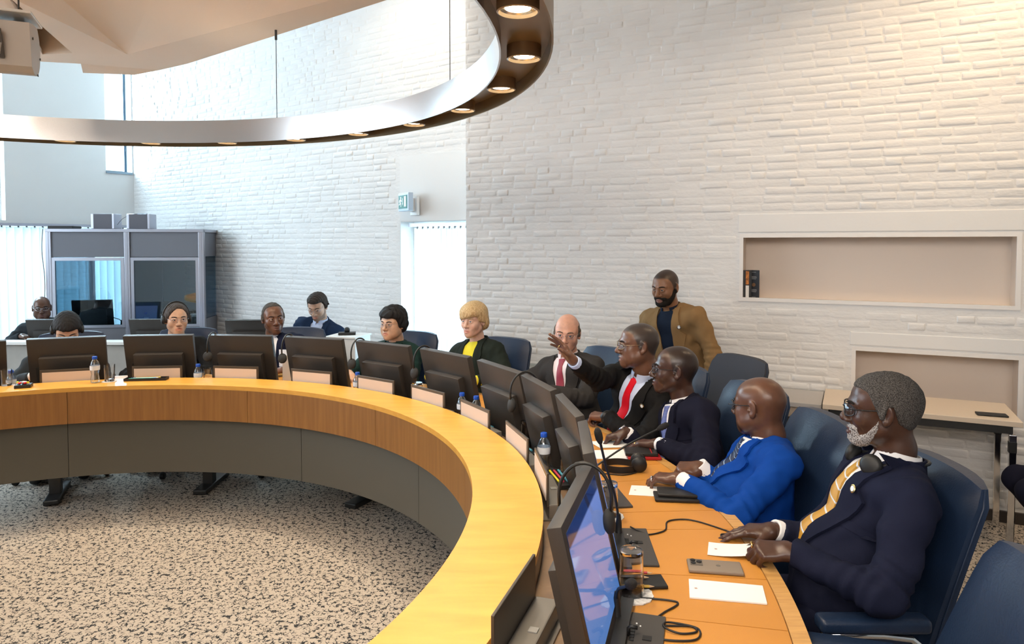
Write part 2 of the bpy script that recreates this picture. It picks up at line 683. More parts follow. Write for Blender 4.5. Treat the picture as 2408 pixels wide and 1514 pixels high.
def frame_window(name, O, ang, s0, s1, z0, z1, y, bars=(), hb=(), fm=None, w=0.045):
    fm = fm or M_FRAMEDARK
    mb = MB()
    mb.box(((s0 + s1) / 2, y, z0 + w / 2), (s1 - s0, 0.05, w))
    mb.box(((s0 + s1) / 2, y, z1 - w / 2), (s1 - s0, 0.05, w))
    for s in (s0 + w / 2, s1 - w / 2) + tuple(bars):
        mb.box((s, y, (z0 + z1) / 2), (w, 0.05, z1 - z0 - 2 * w))
    for z in hb:
        mb.box(((s0 + s1) / 2, y, z), (s1 - s0 - 2 * w, 0.045, w))
    o = struct(name, mb, fm)
    o.location = (O[0], O[1], 0)
    o.rotation_euler = (0, 0, ang)
    g = MB()
    xs = [s0 + w] + [b for b in bars] + [s1 - w]
    for a, b in zip(xs[:-1], xs[1:]):
        g = MB()
        g.box(((a + b) / 2, y, (z0 + z1) / 2), (b - a, 0.008, z1 - z0 - 2 * w))
        g.build('pane', M_PANE, o)
    return o


frame_window('window_1', LW_O, LW_A, 0.02, 0.36, 2.72, 4.7, -0.2, w=0.03)
frame_window('window_2', LW_O, LW_A, 1.52, 2.6, 2.02, 4.7, -0.2, bars=(2.05,), fm=M_WHITE)
frame_window('window_3', LW_O, LW_A, 0.10, 2.6, 0.02, 1.98, -0.2, bars=(0.75, 1.35, 1.95), fm=M_WHITE)
frame_window('window_4', BW_O, BW_A, -0.22, 0.84, 0.0, 1.94, -0.2, bars=(0.3,), fm=M_WHITE, w=0.05)
mb = MB()
mb.box((0.19, -0.1, 2.71), (0.34, 0.24, 0.03))
sill = mb.build('window_sill', mat('blue_grey_sill', (0.25, 0.33, 0.40), 0.5), wall_left)


def vertical_blind(label, O, ang, s0, s1, z0, z1, y, pitch, turn, rail=M_ALU):
    t = thing('vertical_blind', label, 'blind', (O[0], O[1], 0), ang, None)
    h = MB()
    h.box(((s0 + s1) / 2, y, z1 - 0.02), (s1 - s0, 0.05, 0.035))
    h.build('headrail', rail, t)
    sl = MB()
    wdt = pitch * 1.16
    n = 5
    V = []
    for i in range(n + 1):
        u = -0.5 + i / n
        V += [(u * wdt, 0.006 * (1 - 4 * u * u), z0), (u * wdt, 0.006 * (1 - 4 * u * u), z1 - 0.05)]
    sl.add(V, [(2 * i, 2 * i + 2, 2 * i + 3, 2 * i + 1) for i in range(n)])
    me = sl.mesh('slat', smooth=True)
    me.materials.append(M_SLATF)
    hk = MB()
    hk.box((0, 0, z1 - 0.045), (0.016, 0.01, 0.03))
    hm = hk.mesh('slat_hook')
    hm.materials.append(M_DARKMETAL)
    k = int((s1 - s0) / pitch)
    for i in range(k):
        o = bpy.data.objects.new('slat', me)
        link(o, t)
        o.location = (s0 + (i + 0.5) * pitch, y, 0)
        o.rotation_euler = (0, 0, turn + random.uniform(-0.06, 0.06))
        q = bpy.data.objects.new('hook', hm)
        link(q, o)
    return t


vertical_blind('white vertical slat blind over the far left glazing beside the booth', LW_O, LW_A, 0.12, 2.6, 0.03, 1.99, 0.02, 0.088, 0.35)
vertical_blind('white vertical slat blind in the bright doorway under the exit sign', BW_O, BW_A, -0.15, 0.80, 0.02, 1.93, -0.09, 0.068, 0.14)

# daylight outside those openings: overcast sky seen through the glass
def local(O, ang, x, y, z):
    c, s = math.cos(ang), math.sin(ang)
    return (O[0] + x * c - y * s, O[1] + x * s + y * c, z)


area_light('sky_outside_tall_window', local(LW_O, LW_A, 0.2, -0.75, 3.7), local(LW_O, LW_A, 0.2, 2, 3.5), 1.3, 2.6, 640, DAY)
area_light('sky_outside_left_glazing', local(LW_O, LW_A, 1.4, -0.6, 1.1), local(LW_O, LW_A, 1.4, 2, 1.1), 3.2, 2.2, 100, DAY)
area_light('sky_outside_upper_left_window', local(LW_O, LW_A, 2.1, -0.6, 3.4), local(LW_O, LW_A, 2.1, 2, 3.0), 1.4, 2.8, 200, DAY)
area_light('sky_outside_doorway', local(BW_O, BW_A, 0.35, -0.7, 1.0), local(BW_O, BW_A, 0.35, 2, 1.0), 1.6, 2.0, 95, DAY)

# remaining walls, floor and high ceiling (out of the picture, they close the room)
mb = MB()
mb.box((-5.9, 4.85, 2.4), (0.3, 1.0, 4.8))
mb.box((-6.4, 2.9, 4.45), (0.3, 3.8, 0.7))
mb.box((-6.4, 0.4, 0.35), (0.3, 9.5, 0.7))
mb.box((-6.4, -3.2, 2.4), (0.3, 3.6, 4.8))
mb.box((-6.4, 0.4, 4.45), (0.3, 9.5, 0.7))
mb.box((-5.5, 5.3, 2.4), (1.2, 0.3, 4.8))
struct('wall_window_side', mb, M_PLASTER)
mb = MB()
mb.box((0.4, -5.0, 2.4), (13.8, 0.3, 4.8))
struct('wall_rear', mb, M_PLASTER)
mb = MB()
mb.box((7.35, -2.1, 2.4), (0.3, 6.0, 4.8))
struct('wall_corner', mb, M_PLASTER)
mb = MB()
mb.prism([(-6.6, -5.2), (7.6, -5.2), (7.6, 1.3), (1.9, 4.2), (-3.2, 8.0), (-6.6, 6.0)], -0.1, 0.0)
struct('floor', mb, M_CARPET)
mb = MB()
mb.prism([(-6.6, -5.2), (7.6, -5.2), (7.6, 1.3), (1.9, 4.3), (-3.2, 8.0), (-6.6, 6.0)], 4.8, 4.95)
struct('ceiling', mb, M_PLASTER)

# faceted plaster ceiling hung below the high ceiling
E1, E2, E3 = (2.674, 0.548, 3.05), (-0.29, 2.855, 3.05), (-0.589, 3.041, 3.05)
V0 = (-0.59, 2.603, 3.05)
Q1, Q2 = (0.595, 0.976, 3.27), (-0.609, 1.191, 3.34)
A1, A2, A3, A4, A5, A6 = (-0.791, 3.067, 3.02), (-1.15, 3.003, 3.02), (-1.073, 2.855, 3.05), (-1.321, 2.795, 3.05), (-1.65, 2.70, 3.05), (-2.6, 2.35, 3.05)
T1, T2, T3 = (-0.70, 1.60, 3.10), (-0.956, 2.571, 3.05), (-1.185, 2.603, 3.05)
W1, W2 = (-2.6, -0.8, 3.2), (-0.7, -0.9, 3.34)
X1, X2 = (3.9, -0.4, 3.05), (0.7, -0.9, 3.27)
mb = MB()


def facet(*pts):
    mb.add(pts, [tuple(range(len(pts)))])


facet(E1, E2, V0)
facet(E1, V0, Q1)
facet(V0, Q2, Q1)
facet(V0, E2, E3)
facet(V0, E3, A1, A2, A3)
facet(V0, A3, T2)
facet(V0, T2, T1, Q2)
facet(T2, A3, A4, T3)
facet(T3, A4, A5)
facet(T3, A5, A6, W1)
facet(T1, T3, W1)
facet(Q2, T1, W1, W2)
facet(Q1, Q2, W2, X2)
facet(E1, Q1, X2, X1)
facet(T1, (T1[0], T1[1], 3.5), (T3[0] - .1, T3[1], 3.4), T3)
facet(T1, T2, (T2[0], T2[1], 3.4), (T1[0], T1[1], 3.5))
facet(T2, T3, (T3[0] - .1, T3[1], 3.4), (T2[0], T2[1], 3.4))
facet((T1[0], T1[1], 3.5), (T2[0], T2[1], 3.4), (T3[0] - .1, T3[1], 3.4))
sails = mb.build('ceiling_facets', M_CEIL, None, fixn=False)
sails['kind'] = 'structure'
sm = sails.modifiers.new('thickness', 'SOLIDIFY')
sm.thickness = 0.03
sm.offset = 1.0

# ------------------------------------------------------------------ ring lamp
lamp = thing('ring_lamp', 'large suspended steel ring lamp with round downlights above the desk', 'lamp', (0, 0, 0))
LR0, LR1, LZ0, LZ1 = 2.06, 2.235, 2.355, 2.492


def ring_strip(r0, z0, r1, z1, n=160):
    m = MB()
    V = []
    for i in range(n):
        a = 2 * PI * i / n
        V += [(r0 * math.cos(a), r0 * math.sin(a), z0), (r1 * math.cos(a), r1 * math.sin(a), z1)]
    m.add(V, [(2 * i, 2 * ((i + 1) % n), 2 * ((i + 1) % n) + 1, 2 * i + 1) for i in range(n)])
    return m


mbr = MB()
mbr.sector(LR0, LR0 + 0.006, LZ0, LZ1, 0, 360, 160)
mbr.build('inner_band', mat('brushed_aluminium_band', (0.66, 0.63, 0.62), 0.24, 0.9), lamp, smooth=True, auto=40)
mbr = MB()
mbr.sector(LR1 - 0.006, LR1, LZ0, LZ1, 0, 360, 160)
mbr.build('outer_band', M_BRONZE, lamp, smooth=True, auto=40)
mbr = MB()
mbr.sector(LR0 + 0.006, LR1 - 0.006, LZ0 + 0.055, LZ0 + 0.06, 0, 360, 160)
mbr.build('channel_plate', M_BRONZE, lamp, smooth=True, auto=40)
can = MB()
can.lathe([(0.060, 0.0), (0.060, -0.045), (0.055, -0.047), (0.052, -0.040), (0.050, -0.030)], 28, cap=False)
can_me = can.mesh('downlight', smooth=True, auto=40)
can_me.materials.append(mat('bronze_lamp_can', (0.42, 0.31, 0.20), 0.35, 0.5))
lens = MB()
lens.lathe([(0.0, -0.036), (0.036, -0.036), (0.037, -0.034)], 24)
lens_me = lens.mesh('lens', smooth=True)
lens_me.materials.append(mat('lit_lamp_lens', (1, 0.9, 0.75), 0.3, emit=(1.0, 0.86, 0.62), estr=18))
refl = MB()
refl.lathe([(0.037, -0.033), (0.0505, -0.036)], 24)
refl_me = MB().lathe([(0.0375, -0.030), (0.051, -0.0375)], 24, cap=False).mesh('reflector', smooth=True)
refl_me.materials.append(mat('lamp_reflector', (0.9, 0.85, 0.75), 0.2, 0.9))
LAMP_ANG = [-9.5 + 13.1 * i for i in range(-6, 22)]
LAMP_ANG = [a for a in LAMP_ANG if a > -90 and a < 262]
for a in LAMP_ANG:
    x, y = 2.148 * math.cos(R(a)), 2.148 * math.sin(R(a))
    o = bpy.data.objects.new('downlight', can_me)
    link(o, lamp)
    o.location = (x, y, LZ0 + 0.055)
    l = bpy.data.objects.new('lens', lens_me)
    link(l, o)
    r_ = bpy.data.objects.new('reflector', refl_me)
    link(r_, o)
    d = bpy.data.lights.new('downlight_beam', 'SPOT')
    d.energy = 21
    d.color = (1.0, 0.84, 0.64)
    d.spot_size = R(140)
    d.spot_blend = 1.0
    d.shadow_soft_size = 0.035
    so = bpy.data.objects.new('downlight_beam', d)
    link(so, o)
    so.location = (0, 0, -0.05)
for a in (20, 80, 140, 200, 260, 320):  # upward fill added on the ring to brighten the ceiling, no fitting modelled
    d = bpy.data.lights.new('added_ceiling_fill', 'SPOT')
    d.energy = 2.6
    d.color = (1.0, 0.82, 0.62)
    d.spot_size = R(160)
    d.spot_blend = 1.0
    d.shadow_soft_size = 0.06
    so = bpy.data.objects.new('added_ceiling_fill', d)
    link(so, lamp)
    so.location = (2.148 * math.cos(R(a)), 2.148 * math.sin(R(a)), LZ0 + 0.075)
    so.rotation_euler = (PI, 0, 0)
for a, top in ((72.8, 3.05), (33.5, 3.6), (-6, 3.05), (150, 3.05)):
    w = MB()
    x, y = 2.15 * math.cos(R(a)), 2.15 * math.sin(R(a))
    w.tube([(x, y, LZ1), (x, y, top)], 0.0022, 6)
    w.tube([(x, y, top - 0.06), (x, y, top)], 0.008, 8)
    w.tube([(x, y, LZ1 - 0.01), (x, y, LZ1 + 0.02)], 0.006, 8)
    w.build('suspension_wire', M_DARKMETAL, lamp)

# ------------------------------------------------------------------ round desk
desk = thing('round_conference_desk', 'large ring shaped oak conference desk with tan leather worktop', 'desk', (0, 0, 0))
D0, D1 = -100, 205          # angular extent of the ring
LEDGE = (1.966, 2.205)
ZL, ZT = 0.85, 0.75


def sector_part(name, m, r0, r1, z0, z1, a0, a1, step=1.5, bev=None):
    mb = MB()
    mb.sector(r0, r1, z0, z1, a0, a1, max(2, int((a1 - a0) / step)))
    o = mb.build(name, m, desk, smooth=True, auto=35)
    return o


cuts = [D0, -62, -22, 14, 46.2, 75.8, 107.7, 140, 172, D1]
for a0, a1 in zip(cuts[:-1], cuts[1:]):
    sector_part('ledge_top', M_OAK, LEDGE[0], LEDGE[1], ZL - 0.025, ZL, a0, a1)
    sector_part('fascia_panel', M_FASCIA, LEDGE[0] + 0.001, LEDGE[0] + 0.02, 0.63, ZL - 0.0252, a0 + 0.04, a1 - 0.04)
mcuts = [D0, -60, -28, 2, 37, 66, 108.2, 140, 172, D1]
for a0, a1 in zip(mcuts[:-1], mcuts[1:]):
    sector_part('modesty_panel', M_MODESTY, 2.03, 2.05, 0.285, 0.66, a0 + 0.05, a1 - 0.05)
sector_part('ledge_riser', M_DARKWOOD, LEDGE[1] - 0.02, LEDGE[1] - 0.001, 0.60, ZL - 0.0252, D0, D1)
sector_part('equipment_well', M_DARKWOOD, LEDGE[1], 2.43, 0.70, 0.762, D0, D1)
SEATS = {'A': 110.0, 'B': 96.5, 'C': 83.0, 'D': 69.7, 'E': 56.0, 'F': 42.5, 'G': 29.3, 'H': 18.5, 'I': 7.6, 'J': -3.0, 'K': -15.6, 'Z': 123.5, 'L': -29.0}
sector_part('worktop_core', M_EDGE, 2.43, 2.86, 0.70, ZT - 0.004, D0, D1)
for a0 in range(int(D0), int(D1) - 4, 8):
    sector_part('edge_lipping', M_EDGE, 2.861, 2.905, 0.705, ZT + 0.001, a0, min(a0 + 8, D1), 1.0)
an = sorted(SEATS.values())
for i, a in enumerate(an):
    sector_part('leather_panel', M_LEATHER, 2.432, 2.858, ZT - 0.004, ZT, a - 3.55, a + 3.55, 1.0)
    nxt = an[i + 1] if i + 1 < len(an) else a + 12.5
    if nxt - 3.6 - (a + 3.6) > 0.5:
        sector_part('leather_panel', M_LEATHER, 2.432, 2.858, ZT - 0.004, ZT, a + 3.62, nxt - 3.62, 1.0)
sector_part('leather_panel', M_LEATHER, 2.432, 2.858, ZT - 0.004, ZT, D0, an[0] - 3.62, 1.5)
sector_part('leather_panel', M_LEATHER, 2.432, 2.858, ZT - 0.004, ZT, an[-1] + 12.5 - 3.62, D1, 1.5)
for a in (-75, -48, -20, 8, 36, 64, 91, 113, 140, 168, 195):
    mb = MB()
    mb.box((2.56, 0, 0.35), (0.07, 0.07, 0.70), bev=0.006)
    mb.box((2.60, 0, 0.02), (0.42, 0.09, 0.035), bev=0.008)
    o = mb.build('leg', M_DARKMETAL, desk)
    o.rotation_euler = (0, 0, R(a))

# ------------------------------------------------------------------ monitors, name plates, conference units


def polar(a, r, z=0.0):
    return (r * math.cos(R(a)), r * math.sin(R(a)), z)


def screen_material():
    m = bpy.data.materials.new('lit_blue_screen')
    m.use_nodes = True
    nt = m.node_tree
    b = nt.nodes['Principled BSDF']
    b.inputs['Base Color'].default_value = (0.02, 0.03, 0.05, 1)
    b.inputs['Roughness'].default_value = 0.06
    tc = nt.nodes.new('ShaderNodeTexCoord')
    sx = nt.nodes.new('ShaderNodeSeparateXYZ')
    nt.links.new(tc.outputs['Object'], sx.inputs[0])
    rp = nt.nodes.new('ShaderNodeValToRGB')
    e = rp.color_ramp.elements
    e[0].position = 0.0
    e[0].color = (0.06, 0.17, 0.45, 1)
    e[1].position = 0.86
    e[1].color = (0.16, 0.22, 0.48, 1)
    x = rp.color_ramp.elements.new(0.88)
    x.color = (0.01, 0.015, 0.05, 1)
    mr = nt.nodes.new('ShaderNodeMapRange')
    mr.inputs['From Min'].default_value = 0.03
    mr.inputs['From Max'].default_value = 0.34
    nt.links.new(sx.outputs['Z'], mr.inputs['Value'])
    nt.links.new(mr.outputs['Result'], rp.inputs['Fac'])
    nt.links.new(rp.outputs['Color'], b.inputs['Emission Color'])
    b.inputs['Emission Strength'].default_value = 0.75
    return m


M_SCREEN = screen_material()
TILT = Matrix.Rotation(R(13), 3, 'X')


def make_monitor(w=0.445, h=0.362):
    """origin at the foot, screen faces +y"""
    root = thing('desk_monitor', '', 'monitor')
    mb = MB()
    mb.box((0, 0, h / 2), (w, 0.034, h), bev=0.004)
    mb.xform(TILT.to_4x4())
    mb.build('casing', M_MON, root, smooth=True, auto=30)
    mb = MB()
    mb.box((0, -0.036, 0.122), (w * 0.70, 0.040, 0.244), bev=0.004)
    mb.xform(TILT.to_4x4())
    mb.build('back_box', M_MON, root, smooth=True, auto=30)
    mb = MB()
    mb.box((0, 0.0175, h / 2 + 0.004), (w - 0.05, 0.002, h - 0.055))
    mb.xform(TILT.to_4x4())
    mb.build('screen', M_SCREEN, root)
    mb = MB()
    mb.box((0.02 - w / 2 + .03, -0.019, 0.12), (0.02, 0.005, 0.10), bev=0.002)
    mb.xform(TILT.to_4x4())
    mb.build('port_cover', M_BLACK, root)
    mb = MB()
    mb.box((0, -0.01, 0.004), (w * 0.9, 0.12, 0.008), bev=0.003)
    mb.build('foot', M_DARKMETAL, root)
    return root


MON_LAB = {
    'Z': 'dark desktop monitor cut off by the left edge of the picture',
    'A': 'dark desktop monitor in front of the person with bowed head and headphones',
    'B': 'dark desktop monitor in front of the grey haired man wearing headphones',
    'C': 'dark desktop monitor in front of the man in navy suit looking sideways',
    'D': 'dark desktop monitor between navy suited man and woman in green jacket',
    'E': 'dark desktop monitor in front of the woman with short black hair',
    'F': 'dark desktop monitor in front of the blonde woman, headphones on its corner',
    'G': 'dark desktop monitor right of the blonde woman, behind two bottles',
    'H': 'dark desktop monitor in front of the grey suited man, headphones on its corner',
    'I': 'dark desktop monitor in front of the man with red tie',
    'J': 'dark desktop monitor seen almost edge on behind the large front screen',
    'K': 'large foreground monitor showing its lit blue screen from the side'}
mon0 = make_monitor()
MONS = {}
for i, k in enumerate('ABCDEFGHIJKZ'):
    o = mon0 if i == 0 else copy_tree(mon0)
    a = SEATS[k]
    o.location = polar(a, 2.418, 0.7622)
    o.rotation_euler = (0, 0, R(a - 90))
    if k in 'HIJ':
        o.scale = (0.84, 1, 1)
    tag(o, MON_LAB[k], 'monitor', 'monitors around the desk')
    MONS[k] = o

NPA = {'A': 109.2, 'B': 95.7, 'C': 82.3, 'D': 68.0, 'E': 54.6, 'F': 42.6, 'G': 30.4, 'H': 17.2, 'I': 5.9, 'J': -6.0, 'K': -18.3, 'Z': 123}
NP_LAB = {
    'A': 'cream name plate before the second monitor from the left edge',
    'B': 'cream name plate behind the black pen tray on the ledge',
    'C': 'cream name plate before the monitor of the navy suited man looking sideways',
    'D': 'cream name plate left of the woman in green jacket',
    'E': 'cream name plate before the monitor of the woman in green jacket',
    'F': 'cream name plate with blue grey frame below the blonde woman',
    'G': 'cream name plate in front of the pair of water bottles',
    'H': 'cream name plate between the bottle pair and the single near bottle',
    'I': 'cream name plate in front of the single near water bottle',
    'J': 'name plate hidden behind the foreground monitor',
    'K': 'dark back of the nearest name plate left of the lit screen',
    'Z': ''}


def make_nameplate():
    root = thing('name_plate', '', 'name plate')
    mb = MB()
    mb.box((0, 0, 0.105), (0.315, 0.008, 0.118), bev=0.002)
    mb.build('frame', mat('dark_bronze_frame', (0.09, 0.075, 0.06), 0.35, 0.5), root)
    mb = MB()
    mb.box((0, -0.0046, 0.107), (0.288, 0.002, 0.082))
    mb.build('card', M_CREAMCARD, root)
    mb = MB()
    mb.box((0, 0.035, 0.03), (0.315, 0.062, 0.05), bev=0.004)
    mb.box((0, 0.03, 0.003), (0.33, 0.10, 0.006))
    mb.build('stand', mat('grey_plate_stand', (0.22, 0.20, 0.175), 0.35, 0.4), root)
    mb = MB()
    mb.box((0.0, 0.045, 0.0565), (0.022, 0.022, 0.003))
    mb.build('button', mat('grey_plate_button', (0.35, 0.34, 0.32), 0.4, 0.4), root)
    return root


np0 = make_nameplate()
for i, k in enumerate('ABCDEFGHIK'):
    o = np0 if i == 0 else copy_tree(np0)
    a = NPA[k]
    o.location = polar(a, 2.222, 0.7622)
    o.rotation_euler = (0, 0, R(a - 90))
    tag(o, NP_LAB[k], 'name plate', 'name plates along the ledge')

CON_LAB = {
    'H': 'black conference unit of the man writing notes',
    'I': 'black conference unit below the headphones lying on leather',
    'J': 'black conference unit with gooseneck microphone beside the upturned glass',
    'K': 'black conference unit at the bottom edge before the lit screen'}


def make_console():
    """flat panel let into the worktop; +y points to the seat"""
    root = thing('conference_unit', '', 'conference unit')
    mb = MB()
    mb.box((0, 0.055, 0.003), (0.272, 0.150, 0.008), bev=0.003)
    mb.build('panel', mat('charcoal_panel', (0.055, 0.05, 0.045), 0.4), root)
    mb = MB()
    mb.lathe([(0.0, 0.0085), (0.028, 0.0085), (0.029, 0.0075)], 24, c=(0.068, 0.04, 0))
    mb.build('loudspeaker', M_BLACK, root)
    for i in range(4):
        for j in range(2):
            mb = MB()
            mb.box((-0.005 - i * 0.013, 0.035 + j * 0.018, 0.008), (0.010, 0.012, 0.003), bev=0.001)
            mb.build('button', M_BLACK, root)
    mb = MB()
    mb.box((-0.015, 0.012, 0.0078), (0.045, 0.006, 0.002))
    mb.build('card_slot', M_BLACK, root)
    mb = MB()
    mb.box((-0.02, 0.09, 0.0078), (0.02, 0.022, 0.002))
    mb.build('display', M_BLACK, root)
    mb = MB()
    mb.box((-0.11, 0.02, 0.0078), (0.010, 0.004, 0.002))
    mb.box((-0.08, 0.06, 0.0078), (0.004, 0.004, 0.002))
    mb.box((-0.07, 0.07, 0.0078), (0.004, 0.004, 0.002))
    mb.build('print_mark', M_WHITE, root)
    return root


con0 = make_console()
for i, k in enumerate('JKIH'):
    o = con0 if i == 0 else copy_tree(con0)
    a = SEATS[k] + 0.4
    o.location = polar(a, 2.425, ZT)
    o.rotation_euler = (0, 0, R(a - 90))
    tag(o, CON_LAB[k], 'conference unit', 'conference units let into the worktop')


def gooseneck(label, base, pts, group='gooseneck microphones', r=0.0042, fat=0.0125):
    t = thing('gooseneck_microphone', label, 'microphone', base, 0, group)
    mb = MB()
    mb.lathe([(0.014, 0.0), (0.014, 0.012), (0.011, 0.016), (0.010, 0.045), (0.006, 0.075), (0.0, 0.075)], 14)
    mb.build('socket', M_BLACK, t, smooth=True, auto=40)
    P = [Vector(p) for p in pts]
    out = []
    n = len(P)
    for i in range(n - 1):
        p0, p1, p2, p3 = P[max(i - 1, 0)], P[i], P[i + 1], P[min(i + 2, n - 1)]
        for k in range(6):
            u = k / 6
            out.append(0.5 * ((2 * p1) + (-p0 + p2) * u + (2 * p0 - 5 * p1 + 4 * p2 - p3) * u * u + (-p0 + 3 * p1 - 3 * p2 + p3) * u ** 3))
    out.append(P[-1])
    mb = MB()
    mb.tube(out, r, 8)
    mb.build('gooseneck', M_BLACK, t, smooth=True)
    d = (P[-1] - out[-3]).normalized()
    q = d.to_track_quat('Z', 'Y').to_matrix()
    mb = MB()
    f = fat
    mb.lathe([(0.006, -0.012), (f * .75, -0.004), (f, 0.006), (f * 1.05, 0.02), (f * .95, 0.033), (f * .6, 0.041), (0.0, 0.043)], 16, c=P[-1], rot=q)
    mb.build('windshield', mat('black_foam', (0.018, 0.017, 0.017), 0.95, bump=0.6, bscale=500), t, smooth=True)
    return t


gooseneck('tall gooseneck microphone standing upright before the man in blue suit', polar(SEATS['J'] + 2.0, 2.455, ZT + 0.006), [(0, 0, 0.05), (-0.012, -0.004, 0.13), (-0.045, -0.018, 0.24), (-0.068, -0.032, 0.33)])
gooseneck('gooseneck microphone by the front edge, seen head on near the upturned glass', polar(SEATS['K'] + 2.4, 2.435, ZT + 0.006), [(0, 0, 0.05), (0.0, -0.02, 0.09), (0.008, -0.075, 0.125), (0.012, -0.115, 0.150)])
gooseneck('gooseneck microphone stretched low across in front of the writing man', polar(SEATS['I'] + 3.0, 2.44, ZT + 0.006), [(0, 0, 0.04), (0.06, 0.012, 0.085), (0.18, 0.05, 0.15), (0.315, 0.09, 0.205)])

# ------------------------------------------------------------------ leather chairs


def soft_box(mb, c, s, bev, rot=None):
    bm = bmesh.new()
    bmesh.ops.create_cube(bm, size=1.0)
    bmesh.ops.scale(bm, vec=s, verts=bm.verts)
    bmesh.ops.bevel(bm, geom=bm.edges[:], offset=bev, segments=4, profile=0.5, affect='EDGES')
    bm.verts.index_update()
    P = [v.co.copy() for v in bm.verts]
    F = [tuple(v.index for v in f.verts) for f in bm.faces]
    bm.free()
    M = rot if rot is not None else Matrix.Identity(3)
    mb.add([M @ p + Vector(c) for p in P], F)


def make_chair():
    """+y faces the desk, origin on the floor under the seat"""
    root = thing('leather_chair', '', 'chair')
    mb = MB()
    soft_box(mb, (0, 0.0, 0.42), (0.52, 0.50, 0.10), 0.035)
    mb.build('seat', M_NAVY, root, smooth=True, auto=50)
    # backrest: lofted cushion, reclined, with a slight belly
    mb = MB()
    rows, cols = 14, 9
    G = []
    for side in (1, -1):
        for i in range(rows + 1):
            v = i / rows
            hw = 0.265 - 0.035 * v - (0.02 * max(0, (v - 0.93) / 0.07) ** 2)
            z = 0.38 + 0.70 * v
            yc = -0.20 - 0.20 * v - 0.03 * v * v
            for j in range(cols + 1):
                u = -1 + 2 * j / cols
                th = 0.042 * (1 - 0.55 * abs(u) ** 6) * (1 - 0.5 * abs(2 * v - 1) ** 10)
                cup = 0.022 * u * u
                G.append((u * hw, yc + cup + side * th, z - 0.018 * abs(u) ** 4 * v - side * 0.2 * th * 0))
    n1 = (rows + 1) * (cols + 1)
    F = []
    for sidx in (0, 1):
        for i in range(rows):
            for j in range(cols):
                a = sidx * n1 + i * (cols + 1) + j
                q = (a, a + 1, a + cols + 2, a + cols + 1)
                F.append(q if sidx else q[::-1])
    def ed(i, j):
        return i * (cols + 1) + j
    ring = [ed(0, j) for j in range(cols + 1)] + [ed(i, cols) for i in range(1, rows + 1)] + [ed(rows, j) for j in range(cols - 1, -1, -1)] + [ed(i, 0) for i in range(rows - 1, 0, -1)]
    for a, b in zip(ring, ring[1:] + ring[:1]):
        F.append((a, b, n1 + b, n1 + a))
    mb.add(G, F)
    br = mb.build('backrest', M_NAVY, root, smooth=True, auto=48)
    # piped seam along the side of the back
    for sx in (-1, 1):
        mb = MB()
        pts = []
        for i in range(rows + 1):
            v = i / rows
            hw = 0.265 - 0.035 * v - (0.02 * max(0, (v - 0.93) / 0.07) ** 2)
            pts.append((sx * (hw + 0.001), -0.20 - 0.20 * v - 0.03 * v * v + 0.022, 0.38 + 0.70 * v - 0.018 * v))
        mb.tube(pts, 0.0035, 6)
        mb.build('seam', M_NAVY, br, smooth=True)
        mb = MB()
        soft_box(mb, (sx * 0.28, -0.055, 0.692), (0.062, 0.31, 0.045), 0.016)
        mb.build('armrest', M_NAVY, root, smooth=True, auto=50)
        mb = MB()
        x = sx * 0.285
        mb.tube([(x, 0.09, 0.660), (x, 0.02, 0.660), (x, -0.08, 0.658), (x, -0.16, 0.648), (x, -0.205, 0.61), (x, -0.222, 0.50), (x, -0.225, 0.40), (x * 0.9, -0.20, 0.37), (x * 0.3, -0.12, 0.36)], 0.011, 10)
        mb.build('arm_tube', M_CHROME, root, smooth=True)
        mb = MB()
        mb.box((sx * 0.270, -0.05, 0.55), (0.012, 0.26, 0.19), bev=0.004)
        mb.build('side_panel', M_NAVY, root)
    mb = MB()
    mb.lathe([(0.055, 0.37), (0.05, 0.33), (0.03, 0.32), (0.03, 0.10), (0.045, 0.09), (0.045, 0.06), (0.0, 0.06)], 16)
    mb.build('column', M_CHROME, root, smooth=True, auto=40)
    for k in range(5):
        a = 2 * PI * k / 5 + 0.3
        d = Vector((math.cos(a), math.sin(a), 0))
        mb = MB()
        mb.tube([d * 0.03 + Vector((0, 0, 0.085)), d * 0.18 + Vector((0, 0, 0.075)), d * 0.30 + Vector((0, 0, 0.06))], [0.022, 0.018, 0.013], 8)
        mb.build('base_arm', M_CHROME, root, smooth=True)
        mb = MB()
        q = Vector((-d.y, d.x, 0)).to_track_quat('Z', 'Y').to_matrix()
        mb.lathe([(0.0, -0.018), (0.02, -0.018), (0.026, -0.012), (0.026, 0.012), (0.02, 0.018), (0.0, 0.018)], 12, c=d * 0.30 + Vector((0, 0, 0.027)), rot=q)
        mb.build('caster', M_BLACK, root, smooth=True, auto=40)
    return root


# seat angle, radius of chair and person, turn of the chair
CHAIRS = {
    'J': (-2.2, 3.16, 2, 'navy leather chair under the man with grey beard'),
    'I': (8.6, 3.10, -4, 'navy leather chair under the man in bright blue suit'),
    'H': (18.2, 3.18, 0, 'navy leather chair under the man writing in dark suit'),
    'G': (28.6, 3.20, 0, 'navy leather chair under the man with red tie'),
    'F': (40.0, 3.30, 0, 'navy leather chair under the grey suited bald man'),
    'E': (53.5, 3.18, 4, 'navy leather chair under the blonde woman'),
    'D': (67.6, 3.14, 0, 'navy leather chair under the woman in green jacket'),
    'C': (84.6, 3.16, 0, 'navy leather chair under the navy suited man looking sideways'),
    'B': (99.5, 3.16, 0, 'navy leather chair under the grey haired man with headphones'),
    'A': (113.6, 3.14, 0, 'navy leather chair under the person with bowed head'),
    'K': (-15.2, 3.03, 0, 'empty navy leather chair at the bottom right corner')}
chair0 = make_chair()
